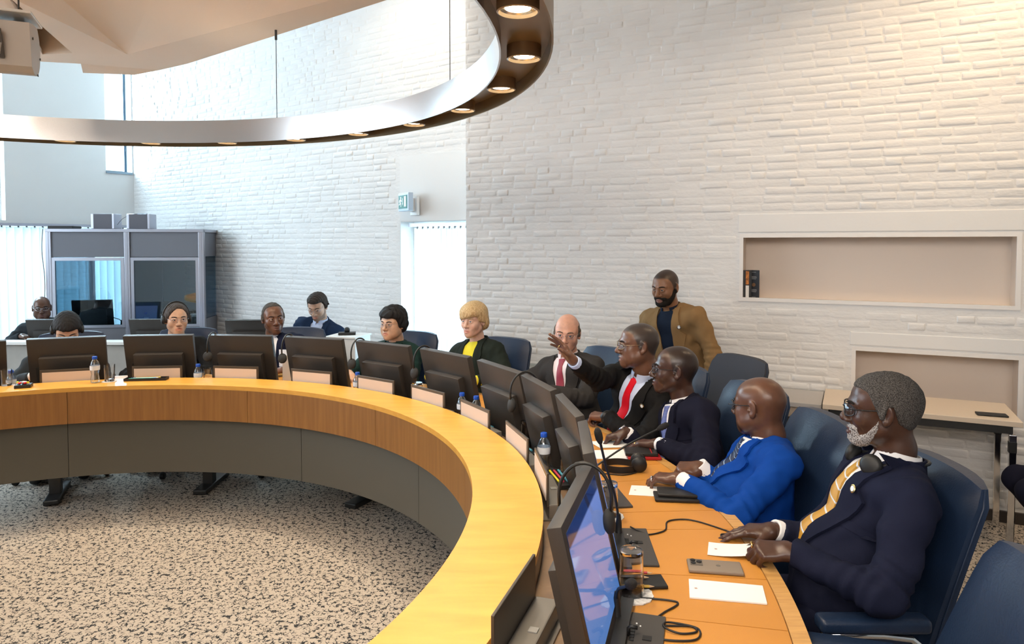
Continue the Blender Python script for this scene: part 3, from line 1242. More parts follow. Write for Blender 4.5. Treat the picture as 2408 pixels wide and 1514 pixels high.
for i, k in enumerate('JIHGFEDCBAK'):
    o = chair0 if i == 0 else copy_tree(chair0)
    a, r_, tw, lab = CHAIRS[k]
    dr_ = -0.10
    o.location = polar(a, r_ + dr_, 0)
    o.rotation_euler = (0, 0, R(a + 90 + tw))
    o.scale = (1, 1, 0.955)
    tag(o, lab, 'chair', 'navy leather conference chairs')

# dark fabric chair standing behind the row
t = copy_tree(chair0)
t.name = 'fabric_chair'
t.location = (3.15, 1.80, 0)
t.rotation_euler = (0, 0, R(24 + 90))
tag(t, 'charcoal fabric chair behind the men in dark and blue suits', 'chair')
M_CHAR = mat('charcoal_fabric', (0.045, 0.048, 0.06), 0.9, bump=0.2, bscale=400)
for ch in t.children:
    if ch.name.split('.')[0] in ('seat', 'backrest', 'armrest'):
        ch.data = ch.data.copy()
        ch.data.materials[0] = M_CHAR

t2 = copy_tree(t)
t2.location = (5.12, 0.99, 0)
t2.rotation_euler = (0, 0, R(160 - 90))
tag(t2, 'charcoal fabric chair under the person cut off at the right edge', 'chair')

# ------------------------------------------------------------------ sideboard, side table along the right wall


def in_wall(o):
    o.location = (RW_O[0], RW_O[1], 0)
    o.rotation_euler = (0, 0, RW_A)
    return o


M_SIDE = mat('warm_grey_sideboard', (0.30, 0.28, 0.265), 0.5)
t = in_wall(thing('sideboard', 'low grey sideboard against the wall behind the man in blue suit', 'sideboard'))
mb = MB()
mb.box((1.06, 0.235, 0.705), (0.52, 0.44, 0.03), bev=0.003)
mb.build('top', mat('pale_grey_top', (0.46, 0.44, 0.425), 0.45), t)
mb = MB()
mb.box((1.06, 0.225, 0.655), (0.48, 0.40, 0.07))
mb.build('apron', mat('beige_apron', (0.50, 0.40, 0.30), 0.5), t)
mb = MB()
mb.box((1.06, 0.12, 0.36), (0.46, 0.06, 0.50))
mb.build('back_panel', M_SIDE, t)
for s in (0.84, 1.28):
    mb = MB()
    mb.box((s, 0.22, 0.31), (0.04, 0.40, 0.62))
    mb.build('leg', M_SIDE, t)

t = in_wall(thing('glass_console_table', 'clear glass topped console table behind the grey suited man', 'table'))
mb = MB()
mb.box((2.60, 0.225, 0.742), (1.14, 0.40, 0.014), bev=0.002)
mb.build('glass_top', mat('greenish_glass', (0.80, 0.95, 0.93), 0.02, trans=1.0, ior=1.5), t)
for s in (2.08, 3.12):
    for y in (0.06, 0.39):
        mb = MB()
        mb.box((s, y, 0.367), (0.03, 0.03, 0.733))
        mb.build('leg', M_CHROME, t)

t = in_wall(thing('side_table', 'beige topped table with chrome legs below the small wall recess', 'table'))
mb = MB()
mb.box((0.29, 0.315, 0.735), (1.0, 0.51, 0.03), bev=0.003)
mb.build('tabletop', mat('beige_laminate', (0.72, 0.60, 0.47), 0.4), t)
mb = MB()
mb.box((0.29, 0.33, 0.695), (0.92, 0.42, 0.045))
mb.build('frame', M_DARKMETAL, t)
for s in (-0.17, 0.75):
    for y in (0.10, 0.53):
        mb = MB()
        mb.box((s, y, 0.335), (0.035, 0.035, 0.67), bev=0.004)
        lg = mb.build('leg', M_CHROME, t)
        mb = MB()
        mb.box((s, y, 0.60), (0.037, 0.037, 0.06))
        mb.build('joint', M_BLACK, lg)

# ------------------------------------------------------------------ second row desk and booth at the far left
t = thing('second_row_desk', 'long grey fronted desk with white cap behind the far monitors', 'desk', (-2.5, 4.40, 0))
mb = MB()
mb.box((0, 0.02, 0.37), (4.4, 0.04, 0.74))
mb.build('front_panel', mat('grey_stone_panel', (0.40, 0.385, 0.36), 0.7, var=0.12, vscale=4), t)
mb = MB()
mb.box((0, 0.04, 0.765), (4.42, 0.16, 0.03), bev=0.003)
mb.build('cap', M_WHITE, t)
mb = MB()
mb.box((0, 0.36, 0.63), (4.4, 0.64, 0.03))
mb.build('worktop', M_WHITE, t)
for x in (-2.1, -0.7, 0.7, 2.1):
    mb = MB()
    mb.box((x, 0.36, 0.306), (0.04, 0.6, 0.612))
    mb.build('leg', M_WHITE, t)

M2 = {(-2.52, 4.72, 4): 'black monitor in front of the bald man left of the booth',
      (-1.50, 4.74, 3): 'black monitor left of the grey haired man, in front of the booth',
      (-0.50, 4.66, 0): 'black monitor left of the navy suited man in the second row'}
for (x, y, tw), lab in M2.items():
    o = copy_tree(mon0)
    o.location = (x, y, 0.646)
    o.rotation_euler = (0, 0, R(tw))
    o.scale = (1.14, 1, 0.92)
    tag(o, lab, 'monitor', 'monitors on the second row desk')

t = thing('white_lectern', 'white boxy lectern between the seated man in glasses and green jacket', 'lectern', (0.64, 3.86, 0), R(-14))
mb = MB()
mb.box((0, 0, 0.45), (0.285, 0.30, 0.90), bev=0.004)
mb.build('body', M_WHITE, t)
mb = MB()
mb.box((0, 0, 0.908), (0.30, 0.32, 0.016), bev=0.003)
mb.build('top', M_WHITE, t)

BO = (-3.216, 5.598)
BA = R(6.65)
booth = thing('interpreter_booth', 'grey interpreter booth with two tinted windows at the far left', 'booth', (*BO, 0), BA)
BWD, BDP, BH = 1.727, 1.05, 1.90
for (x, y) in ((0.03, 0.03), (BWD / 2 + 0.015, 0.03), (BWD - 0.03, 0.03), (0.03, BDP - 0.03), (BWD / 2 + .015, BDP - 0.03), (BWD - 0.03, BDP - 0.03)):
    mb = MB()
    w = 0.06 if y < 0.1 else 0.05
    mb.box((x, y, BH / 2), (w, 0.06, BH), bev=0.004)
    mb.box((x, y - 0.031, BH / 2), (0.012, 0.004, BH - 0.02))
    mb.build('post', M_ALU, booth)
mb = MB()
for y in (0.03, BDP - 0.03):
    mb.box((BWD / 2, y - 0.002, BH - 0.018), (BWD, 0.066, 0.036), bev=0.003)
for x in (0.03, BWD - 0.03):
    mb.box((x, BDP / 2, BH - 0.018), (0.06, BDP - 0.1, 0.034))
mb.build('top_rail', M_ALU, booth)
mb = MB()
mb.box((BWD / 2, BDP / 2, BH - 0.02), (BWD - 0.1, BDP - 0.1, 0.02))
mb.build('roof', M_GREY, booth)
for x0, x1 in ((0.06, BWD / 2 - 0.02), (BWD / 2 + 0.05, BWD - 0.06)):
    mb = MB()
    mb.box(((x0 + x1) / 2, 0.03, 1.72), (x1 - x0, 0.03, 0.29))
    mb.build('header_panel', M_GREY, booth)
    mb = MB()
    mb.box(((x0 + x1) / 2, 0.03, 0.38), (x1 - x0, 0.03, 0.76))
    mb.build('base_panel', M_GREY, booth)
    f = MB()
    for (a, b, c, d) in ((x0, x1, 1.535, 1.57), (x0, x1, 0.76, 0.79), (x0, x0 + 0.035, 0.79, 1.535), (x1 - 0.035, x1, 0.79, 1.535)):
        f.box(((a + b) / 2, 0.02, (c + d) / 2), (b - a, 0.03, d - c))
    fo = f.build('window_frame', M_ALU, booth)
    g = MB()
    g.box(((x0 + x1) / 2, 0.02, 1.1625), (x1 - x0 - 0.07, 0.006, 0.745))
    g.build('pane', M_BOOTHGLASS, fo)
# side walls, back wall of the right cabin and partition
for x, z0 in ((0.03, 0.0), (BWD - 0.03, 0.0)):
    mb = MB()
    mb.box((x, BDP / 2, 0.42), (0.03, BDP - 0.12, 0.84))
    mb.build('side_panel', M_GREY, booth)
    mb = MB()
    mb.box((x, BDP / 2, 1.72), (0.03, BDP - 0.12, 0.28))
    mb.build('side_panel', M_GREY, booth)
    g = MB()
    g.box((x, BDP / 2, 1.21), (0.006, BDP - 0.12, 0.74))
    g.build('side_pane', M_BOOTHGLASS, booth)
mb = MB()
mb.box((BWD * 0.75 + .01, BDP - 0.03, 0.94), (BWD / 2 - 0.07, 0.03, 1.88))
mb.build('back_panel', mat('booth_inner_panel', (0.42, 0.45, 0.48), 0.8), booth)
mb = MB()
mb.box((BWD / 2 + 0.015, BDP / 2, 0.94), (0.03, BDP - 0.12, 1.86))
mb.build('partition', mat('booth_inner_panel', (0.42, 0.45, 0.48), 0.8), booth)
mb = MB()
mb.box((BWD / 2, 0.26, 0.735), (BWD - 0.14, 0.40, 0.03))
mb.build('shelf', M_WHITE, booth)


def in_booth(o, x, y, z, rz=0):
    c, s = math.cos(BA), math.sin(BA)
    o.location = (BO[0] + x * c - y * s, BO[1] + x * s + y * c, z)
    o.rotation_euler = (0, 0, BA + rz)
    return o


def loudspeaker(lab, x):
    t = in_booth(thing('loudspeaker', lab, 'loudspeaker', group='loudspeakers on the booth roof'), x, 0.16, BH + 0.001, R(-4))
    mb = MB()
    mb.box((0, 0, 0.088), (0.265, 0.17, 0.175), bev=0.006)
    mb.build('cabinet', M_ALU, t)
    mb = MB()
    mb.box((0, -0.087, 0.088), (0.205, 0.006, 0.168), bev=0.002)
    mb.build('grille', mat('speaker_grille_grey', (0.16, 0.16, 0.185), 0.8, bump=0.5, bscale=300), t)


loudspeaker('left of two small grey loudspeakers on the booth roof', 0.595)
loudspeaker('right of two small grey loudspeakers on the booth roof', 0.985)
mb = MB()
mb.box((0, 0, 0.017), (0.27, 0.2, 0.034), bev=0.005)
o = in_booth(mb.build('receiver_box', M_BLACK), 0.14, 0.15, BH + 0.001)
tag(o, 'flat black box lying on the left end of the booth roof', 'box')


def cable(name, label, pts, r=0.003, m=None, n=6, sub=8, group=None):
    P = [Vector(p) for p in pts]
    out = []
    k = len(P)
    for i in range(k - 1):
        p0, p1, p2, p3 = P[max(i - 1, 0)], P[i], P[i + 1], P[min(i + 2, k - 1)]
        for j in range(sub):
            u = j / sub
            out.append(0.5 * ((2 * p1) + (-p0 + p2) * u + (2 * p0 - 5 * p1 + 4 * p2 - p3) * u * u + (-p0 + 3 * p1 - 3 * p2 + p3) * u ** 3))
    out.append(P[-1])
    mb = MB()
    mb.tube(out, r, n)
    o = mb.build(name, m or M_BLACK, None, smooth=True)
    return tag(o, label, 'cable', group)


def bl(x, y, z):
    c, s = math.cos(BA), math.sin(BA)
    return (BO[0] + x * c - y * s, BO[1] + x * s + y * c, z)


cable('speaker_cable', 'thin grey cable looping between the two booth loudspeakers', [bl(0.74, 0.10, BH + 0.05), bl(0.80, 0.10, BH + 0.12), bl(0.90, 0.08, BH + 0.165), bl(1.0, 0.07, BH + 0.18), bl(1.09, 0.06, BH + 0.178)], 0.003, M_GREY)
cable('power_cable', 'dark cable hanging down the left side of the booth', [bl(-0.02, 0.0, BH), bl(-0.03, -0.01, BH - 0.25), bl(-0.005, -0.012, BH - 0.6), bl(-0.02, -0.012, BH - 1.0), bl(0.0, -0.012, 0.8)], 0.004, M_DARKMETAL)

# monitor and microphone inside the booth
o = copy_tree(mon0)
in_booth(o, 0.36, 0.32, 0.752, R(14))
o.scale = (0.95, 1, 0.88)
tag(o, 'dark monitor behind the left booth window', 'monitor')
o = copy_tree(mon0)
in_booth(o, 1.36, 0.36, 0.752, R(4))
o.scale = (0.9, 1, 0.8)
tag(o, 'dark monitor behind the right booth window', 'monitor')
gooseneck('thin gooseneck microphone inside the left booth cabin', bl(0.72, 0.2, 0.752), [(0, 0, 0.05), (-0.02, 0, 0.08), (-0.08, 0, 0.10), (-0.12, -0.01, 0.115)], 'booth microphone')

# ------------------------------------------------------------------ exit sign
t = thing('exit_sign', 'green and white running man exit sign with down arrow above the doorway', 'sign', (*local(BW_O, BW_A, 0.655, 0.12, 0)[:2], 0), R(BW_A * 180 / PI + 180 - 22))
mb = MB()
mb.box((0, 0, 2.122), (0.232, 0.05, 0.172), bev=0.006)
mb.build('housing', mat('pale_sign_housing', (0.55, 0.66, 0.78), 0.4), t)
mb = MB()
mb.box((-0.008, -0.0265, 2.122), (0.19, 0.004, 0.125))
mb.build('green_panel', mat('exit_green', (0.012, 0.16, 0.125), 0.4), t)
M_SW = mat('sign_white', (0.85, 0.9, 0.9), 0.5, emit=(0.8, 0.95, 1.0), estr=0.15)


def flat(poly, name):
    mb = MB()
    n = len(poly)
    V = [(x, -0.0292, 2.122 + z) for x, z in poly] + [(x, -0.0284, 2.122 + z) for x, z in poly]
    F = [tuple(range(n)), tuple(range(2 * n - 1, n - 1, -1))] + [(i, (i + 1) % n, n + (i + 1) % n, n + i) for i in range(n)]
    mb.add(V, F)
    return mb.build(name, M_SW, t)


flat([(0.026, -0.045), (0.064, -0.045), (0.064, 0.052), (0.026, 0.052)], 'door_symbol')
flat([(-0.017, 0.035), (-0.009, 0.035), (-0.009, -0.012), (-0.002, -0.012), (-0.013, -0.034), (-0.024, -0.012), (-0.017, -0.012)], 'arrow_symbol')
flat([(-0.052 + 0.011 * math.cos(k * PI / 6), 0.04 + 0.011 * math.sin(k * PI / 6)) for k in range(12)], 'running_man_head')
flat([(-0.060, 0.027), (-0.048, 0.028), (-0.038, 0.012), (-0.028, 0.014), (-0.029, 0.007), (-0.042, 0.004), (-0.050, 0.014), (-0.055, -0.006), (-0.045, -0.018), (-0.043, -0.046), (-0.051, -0.046), (-0.055, -0.022), (-0.067, -0.012), (-0.072, -0.026), (-0.096, -0.028), (-0.096, -0.021), (-0.078, -0.018), (-0.070, 0.004), (-0.066, 0.016), (-0.078, 0.012), (-0.086, -0.002), (-0.092, 0.001), (-0.083, 0.019)], 'running_man_body')
mb = MB()
mb.box((-0.03, 0.065, 2.10), (0.10, 0.10, 0.12), bev=0.004)
mb.box((-0.09, 0.10, 2.09), (0.30, 0.03, 0.18), bev=0.004)
mb.build('wall_bracket', M_WHITE, t)

# ------------------------------------------------------------------ ceiling projector, top left
pr = thing('ceiling_projector', 'beige ceiling projector with dark grille in the top left corner', 'projector', (-0.30, 0.93, 2.645), R(24))
prof = [(-0.115, 0.085), (-0.03, 0.10)] + [(0.115 * math.cos(R(a_)), 0.125 * math.sin(R(a_)) - 0.005) for a_ in range(62, -112, -12)] + [(-0.075, -0.105)]
M_PROJ = mat('beige_projector', (0.50, 0.44, 0.38), 0.5)
mb = MB()
n = len(prof)
V = [(0.17, y, z) for y, z in prof] + [(-0.25, y, z) for y, z in prof]
F = [tuple(range(n)), tuple(range(2 * n - 1, n - 1, -1))] + [(i, n + i, n + (i + 1) % n, (i + 1) % n) for i in range(n)]
mb.add(V, F)
mb.build('body', M_PROJ, pr)
mb = MB()
mb.box((-0.05, -0.118, -0.02), (0.24, 0.012, 0.13), rot=Matrix.Rotation(R(28), 3, 'X'))
gr = mb.build('grille', mat('dark_grille', (0.10, 0.085, 0.075), 0.6), pr)
for i in range(16):
    mb = MB()
    mb.box((-0.05, -0.126 - 0.0, -0.02), (0.235, 0.004, 0.003))
    mb.xform(Matrix.Translation((0, 0.0035 * (i - 8) * 0.53 * 0 + 0.047 * (i - 7.5) / 10 * 0.8, (i - 7.5) * 0.0072)))
    mb.build('grille_slat', M_PROJ, gr)
mb = MB()
mb.box((-0.02, 0.0, 0.13), (0.40, 0.26, 0.014), bev=0.006)
mb.build('mounting_plate', mat('pale_acrylic', (0.70, 0.66, 0.60), 0.15), pr)
for (x, y) in ((0.1, 0.05), (-0.14, 0.05)):
    mb = MB()
    mb.tube([(x, y, 0.10), (x, y, 0.13)], 0.02, 10)
    mb.tube([(x, y, 0.13), (x, y, 0.75)], 0.004, 8)
    mb.build('hanger', M_DARKMETAL, pr)
for (y, z) in ((-0.05, 0.03), (0.10, -0.03), (0.04, -0.12)):
    mb = MB()
    mb.tube([(0.171, y, z), (0.174, y, z)], 0.006, 10)
    mb.build('screw', M_DARKMETAL, pr)

# ------------------------------------------------------------------ leaflets standing in the upper recess
t = in_wall(thing('leaflet_stand', 'black leaflets with orange picture standing in the left end of upper recess', 'leaflets'))
for (s, y, w, h, tw, mm, nm) in ((1.315, -0.035, 0.06, 0.205, 12, M_BLACK, 'leaflet'), (1.275, -0.06, 0.085, 0.205, -14, mat('charcoal_print', (0.03, 0.035, 0.045), 0.4), 'leaflet')):
    mb = MB()
    mb.box((s, y, 1.332 + h / 2), (w, 0.004, h), rot=Matrix.Rotation(R(tw), 3, 'Z'))
    lf = mb.build(nm, mm, t)
M_OR = mat('orange_print', (0.45, 0.16, 0.03), 0.5, var=0.6, vscale=60)
mb = MB()
mb.box((1.313, -0.031, 1.332 + 0.15), (0.022, 0.004, 0.095), rot=Matrix.Rotation(R(12), 3, 'Z'))
mb.build('picture', M_OR, t)
mb = MB()
mb.box((1.313, -0.031, 1.332 + 0.05), (0.022, 0.004, 0.09), rot=Matrix.Rotation(R(12), 3, 'Z'))
mb.build('white_strip', M_PAPER, t)
for (dz, w) in ((0.19, 0.03), (0.158, 0.036), (0.15, 0.042), (0.142, 0.03), (0.065, 0.04), (0.058, 0.044), (0.05, 0.034), (0.012, 0.028)):
    mb = MB()
    mb.box((1.272, -0.0575, 1.332 + dz), (w, 0.003, 0.0035), rot=Matrix.Rotation(R(-14), 3, 'Z'))
    mb.build('text_line', mat('grey_print', (0.30, 0.31, 0.32), 0.6), t)
mb = MB()
mb.lathe([(0.0, 0.0), (0.013, 0.0), (0.013, 0.002)], 16, c=(1.272, -0.0565, 1.332 + 0.10), rot=Matrix.Rotation(R(-14), 3, 'Z') @ Matrix.Rotation(R(-90), 3, 'X'))
mb.build('emblem', mat('bronze_print', (0.18, 0.10, 0.05), 0.6), t)

# ------------------------------------------------------------------ people: distance-field modelling
F32 = np.float32


class Vol:
    def __init__(self, lo, hi, h):
        self.lo = np.array(lo, float)
        self.h = h
        self.n = np.maximum(4, np.ceil((np.array(hi, float) - self.lo) / h).astype(int) + 1)
        self.D = np.full(tuple(self.n), 1.0, F32)

    def grid(self, lo, hi):
        a = np.clip(np.floor((np.array(lo) - self.lo) / self.h).astype(int), 0, self.n - 1)
        b = np.clip(np.ceil((np.array(hi) - self.lo) / self.h).astype(int) + 1, 1, self.n)
        if np.any(b <= a):
            return None, None
        sl = tuple(slice(a[i], b[i]) for i in range(3))
        ax = [(self.lo[i] + self.h * np.arange(a[i], b[i])).astype(F32) for i in range(3)]
        return sl, (ax[0][:, None, None], ax[1][None, :, None], ax[2][None, None, :])

    def full(self):
        ax = [(self.lo[i] + self.h * np.arange(self.n[i])).astype(F32) for i in range(3)]
        return ax[0][:, None, None], ax[1][None, :, None], ax[2][None, None, :]

    def mix(self, sl, d, k, sub=False):
        A = self.D[sl]
        if sub:
            B = -d
            if k > 0:
                hh = np.maximum(k - np.abs(A - B), 0) / k
                self.D[sl] = np.maximum(A, B) + hh * hh * k * 0.25
            else:
                self.D[sl] = np.maximum(A, B)
        elif k > 0:
            hh = np.maximum(k - np.abs(A - d), 0) / k
            self.D[sl] = np.minimum(A, d) - hh * hh * k * 0.25
        else:
            self.D[sl] = np.minimum(A, d)

    def cap(self, a, b, r1, r2, k=0.01, flat=None, cut=None, sub=False, wr=None):
        a = np.array(a, float)
        b = np.array(b, float)
        rm = max(r1, r2) * (max(1.0, flat[1]) if flat is not None else 1.0) + k + 3 * self.h + 0.012
        sl, g = self.grid(np.minimum(a, b) - rm, np.maximum(a, b) + rm)
        if sl is None:
            return self
        ba = b - a
        L2 = max(1e-12, float(ba @ ba))
        px, py, pz = g[0] - a[0], g[1] - a[1], g[2] - a[2]
        t = np.clip((px * ba[0] + py * ba[1] + pz * ba[2]) / L2, 0, 1)
        qx, qy, qz = px - t * ba[0], py - t * ba[1], pz - t * ba[2]
        if flat is not None:
            w, s = np.array(flat[0], float), flat[1]
            m = (qx * w[0] + qy * w[1] + qz * w[2]) * (1.0 / s - 1.0)
            qx, qy, qz = qx + m * w[0], qy + m * w[1], qz + m * w[2]
        r = r1 + (r2 - r1) * t
        d = np.sqrt(qx * qx + qy * qy + qz * qz) - r
        if wr is not None:
            amp, where, width, seed = wr
            L = math.sqrt(L2)
            ph = t * L / 0.0062 + (qx * 55 + qy * 35 + qz * 28) + seed
            d = d - amp * np.sin(ph) * np.exp(-((t - where) / width) ** 2)
        if cut is not None:
            p0, nn = np.array(cut[0], float), np.array(cut[1], float)
            d = np.maximum(d, (g[0] - p0[0]) * nn[0] + (g[1] - p0[1]) * nn[1] + (g[2] - p0[2]) * nn[2])
        self.mix(sl, d.astype(F32), k, sub)
        return self

    def ell(self, c, r, k=0.01, M=None, sub=False):
        c = np.array(c, float)
        r = np.array(r, float)
        rm = r.max() + k + 3 * self.h + 0.01
        ext = np.full(3, rm) if M is not None else r + k + 3 * self.h + 0.01
        sl, g = self.grid(c - ext, c + ext)
        if sl is None:
            return self
        px, py, pz = g[0] - c[0], g[1] - c[1], g[2] - c[2]
        if M is not None:
            M = np.array(M, float)      # columns are the local axes
            px, py, pz = (px * M[0, 0] + py * M[1, 0] + pz * M[2, 0], px * M[0, 1] + py * M[1, 1] + pz * M[2, 1], px * M[0, 2] + py * M[1, 2] + pz * M[2, 2])
        k0 = np.sqrt((px / r[0]) ** 2 + (py / r[1]) ** 2 + (pz / r[2]) ** 2)
        k1 = np.sqrt((px / r[0] ** 2) ** 2 + (py / r[1] ** 2) ** 2 + (pz / r[2] ** 2) ** 2)
        d = k0 * (k0 - 1.0) / np.maximum(k1, 1e-6)
        self.mix(sl, d.astype(F32), k, sub)
        return self

    def noise(self, amp, lam, seed=0):
        r_ = np.random.default_rng(seed)
        X, Y, Z = self.full()
        N = 0
        for i in range(5):
            v = r_.normal(size=3)
            v = v / np.linalg.norm(v) * (2 * PI / (lam * r_.uniform(0.7, 1.5)))
            N = N + np.sin(X * v[0] + Y * v[1] + Z * v[2] + r_.uniform(0, 6.28))
        self.D += (amp / 2.2 * N).astype(F32)
        return self


def surface(D, lo, h):
    """naive surface nets: returns vertices, quads"""
    neg = D < 0
    n = np.array(D.shape)
    S = np.zeros(tuple(n - 1), np.int8)
    for dx in (0, 1):
        for dy in (0, 1):
            for dz in (0, 1):
                S += neg[dx:n[0] - 1 + dx, dy:n[1] - 1 + dy, dz:n[2] - 1 + dz]
    act = (S > 0) & (S < 8)
    I = np.argwhere(act)
    if len(I) == 0:
        return np.zeros((0, 3)), np.zeros((0, 4), int)
    idx = np.full(act.shape, -1, np.int64)
    idx[act] = np.arange(len(I))
    acc = np.zeros((len(I), 3))
    cnt = np.zeros(len(I))
    C = [np.array(c) for c in ((0, 0, 0), (1, 0, 0), (0, 1, 0), (1, 1, 0), (0, 0, 1), (1, 0, 1), (0, 1, 1), (1, 1, 1))]
    vals = [D[I[:, 0] + c[0], I[:, 1] + c[1], I[:, 2] + c[2]].astype(float) for c in C]
    for i, j in ((0, 1), (2, 3), (4, 5), (6, 7), (0, 2), (1, 3), (4, 6), (5, 7), (0, 4), (1, 5), (2, 6), (3, 7)):
        a, b = vals[i], vals[j]
        m = (a < 0) != (b < 0)
        t = np.where(m, a / np.where(m, a - b, 1), 0)
        p = C[i] + t[:, None] * (C[j] - C[i])
        acc += np.where(m[:, None], p, 0)
        cnt += m
    V = (I + acc / cnt[:, None]) * h + np.array(lo)
    Q = []
    for ax in range(3):
        s0 = [slice(None)] * 3
        s1 = [slice(None)] * 3
        s0[ax] = slice(0, n[ax] - 1)
        s1[ax] = slice(1, n[ax])
        A, B = neg[tuple(s0)], neg[tuple(s1)]
        E = np.argwhere(A != B)
        o1, o2 = (ax + 1) % 3, (ax + 2) % 3
        ok = (E[:, o1] > 0) & (E[:, o2] > 0) & (E[:, o1] < n[o1] - 1) & (E[:, o2] < n[o2] - 1)
        E = E[ok]
        if len(E) == 0:
            continue
        e1 = np.zeros(3, int)
        e1[o1] = 1
        e2 = np.zeros(3, int)
        e2[o2] = 1
        def at(P):
            return idx[P[:, 0], P[:, 1], P[:, 2]]
        q = np.stack([at(E - e1 - e2), at(E - e2), at(E), at(E - e1)], 1)
        inside = A[E[:, 0], E[:, 1], E[:, 2]]
        q[~inside] = q[~inside][:, ::-1]
        Q.append(q)
    Q = np.concatenate(Q)
    return V, Q[(Q >= 0).all(1)]


def np_mesh(name, V, Q, mat_, parent=None, attrs=None, smooth=True):
    me = bpy.data.meshes.new(name)
    nv, nq = len(V), len(Q)
    me.vertices.add(nv)
    me.vertices.foreach_set('co', np.ascontiguousarray(V, dtype=np.float32).ravel())
    me.loops.add(nq * 4)
    me.loops.foreach_set('vertex_index', np.ascontiguousarray(Q, dtype=np.int32).ravel())
    me.polygons.add(nq)
    me.polygons.foreach_set('loop_start', np.arange(0, nq * 4, 4, dtype=np.int32))
    me.polygons.foreach_set('use_smooth', np.ones(nq, dtype=bool))
    me.update(calc_edges=True)
    if attrs:
        for k, v in attrs.items():
            at = me.attributes.new(k, 'FLOAT', 'POINT')
            at.data.foreach_set('value', np.ascontiguousarray(v, dtype=np.float32))
    me.materials.append(mat_)
    o = bpy.data.objects.new(name, me)
    return link(o, parent)


def skin_material(name, col, hair=(0.02, 0.015, 0.012), lip=None, rough=0.42):
    m = bpy.data.materials.new(name)
    m.use_nodes = True
    nt = m.node_tree
    b = nt.nodes['Principled BSDF']
    b.inputs['Roughness'].default_value = rough
    b.inputs['Specular IOR Level'].default_value = 0.45
    tc = nt.nodes.new('ShaderNodeTexCoord')
    n = nt.nodes.new('ShaderNodeTexNoise')
    n.inputs['Scale'].default_value = 22
    n.inputs['Detail'].default_value = 5
    nt.links.new(tc.outputs['Object'], n.inputs['Vector'])
    rp = nt.nodes.new('ShaderNodeValToRGB')
    e = rp.color_ramp.elements
    e[0].position = 0.3
    e[1].position = 0.72
    e[0].color = (*[c * 0.82 for c in col], 1)
    e[1].color = (min(1, col[0] * 1.15), min(1, col[1] * 1.1), min(1, col[2] * 1.08), 1)
    nt.links.new(n.outputs['Fac'], rp.inputs['Fac'])
    last = rp.outputs['Color']
    for at, c in (('m_lip', lip or tuple((col[0] * 0.85 + 0.05, col[1] * 0.62 + 0.012, col[2] * 0.62 + 0.012))), ('m_hair', hair)):
        a = nt.nodes.new('ShaderNodeAttribute')
        a.attribute_name = at
        mx = nt.nodes.new('ShaderNodeMix')
        mx.data_type = 'RGBA'
        nt.links.new(a.outputs['Fac'], mx.inputs[0])
        nt.links.new(last, mx.inputs[6])
        mx.inputs[7].default_value = (*c, 1)
        last = mx.outputs[2]
    nt.links.new(last, b.inputs['Base Color'])
    n2 = nt.nodes.new('ShaderNodeTexNoise')
    n2.inputs['Scale'].default_value = 260
    nt.links.new(tc.outputs['Object'], n2.inputs['Vector'])
    bp = nt.nodes.new('ShaderNodeBump')
    bp.inputs['Strength'].default_value = 0.10
    bp.inputs['Distance'].default_value = 0.003
    nt.links.new(n2.outputs['Fac'], bp.inputs['Height'])
    nt.links.new(bp.outputs['Normal'], b.inputs['Normal'])
    return m


def hair_material(name, c0, c1, scale=(90, 90, 30), rough=0.6, bump=0.7):
    m = bpy.data.materials.new(name)
    m.use_nodes = True
    nt = m.node_tree
    b = nt.nodes['Principled BSDF']
    b.inputs['Roughness'].default_value = rough + 0.15
    b.inputs['Specular IOR Level'].default_value = 0.25
    tc = nt.nodes.new('ShaderNodeTexCoord')
    mp = nt.nodes.new('ShaderNodeMapping')
    mp.inputs['Scale'].default_value = scale
    nt.links.new(tc.outputs['Object'], mp.inputs['Vector'])
    n = nt.nodes.new('ShaderNodeTexNoise')
    n.inputs['Scale'].default_value = 3.0
    n.inputs['Detail'].default_value = 4
    nt.links.new(mp.outputs['Vector'], n.inputs['Vector'])
    rp = nt.nodes.new('ShaderNodeValToRGB')
    e = rp.color_ramp.elements
    e[0].position = 0.36
    e[1].position = 0.66
    e[0].color = (*c0, 1)
    e[1].color = (*c1, 1)
    nt.links.new(n.outputs['Fac'], rp.inputs['Fac'])
    nt.links.new(rp.outputs['Color'], b.inputs['Base Color'])
    bp = nt.nodes.new('ShaderNodeBump')
    bp.inputs['Strength'].default_value = bump
    bp.inputs['Distance'].default_value = 0.006
    nt.links.new(n.outputs['Fac'], bp.inputs['Height'])
    nt.links.new(bp.outputs['Normal'], b.inputs['Normal'])
    return m


def cloth(name, col, rough=0.85, bump=0.12, var=0.06, sheen=0.0):
    return mat(name, col, rough, bump=bump, bscale=420, var=var, vscale=12, sheen=sheen, spec=0.12)


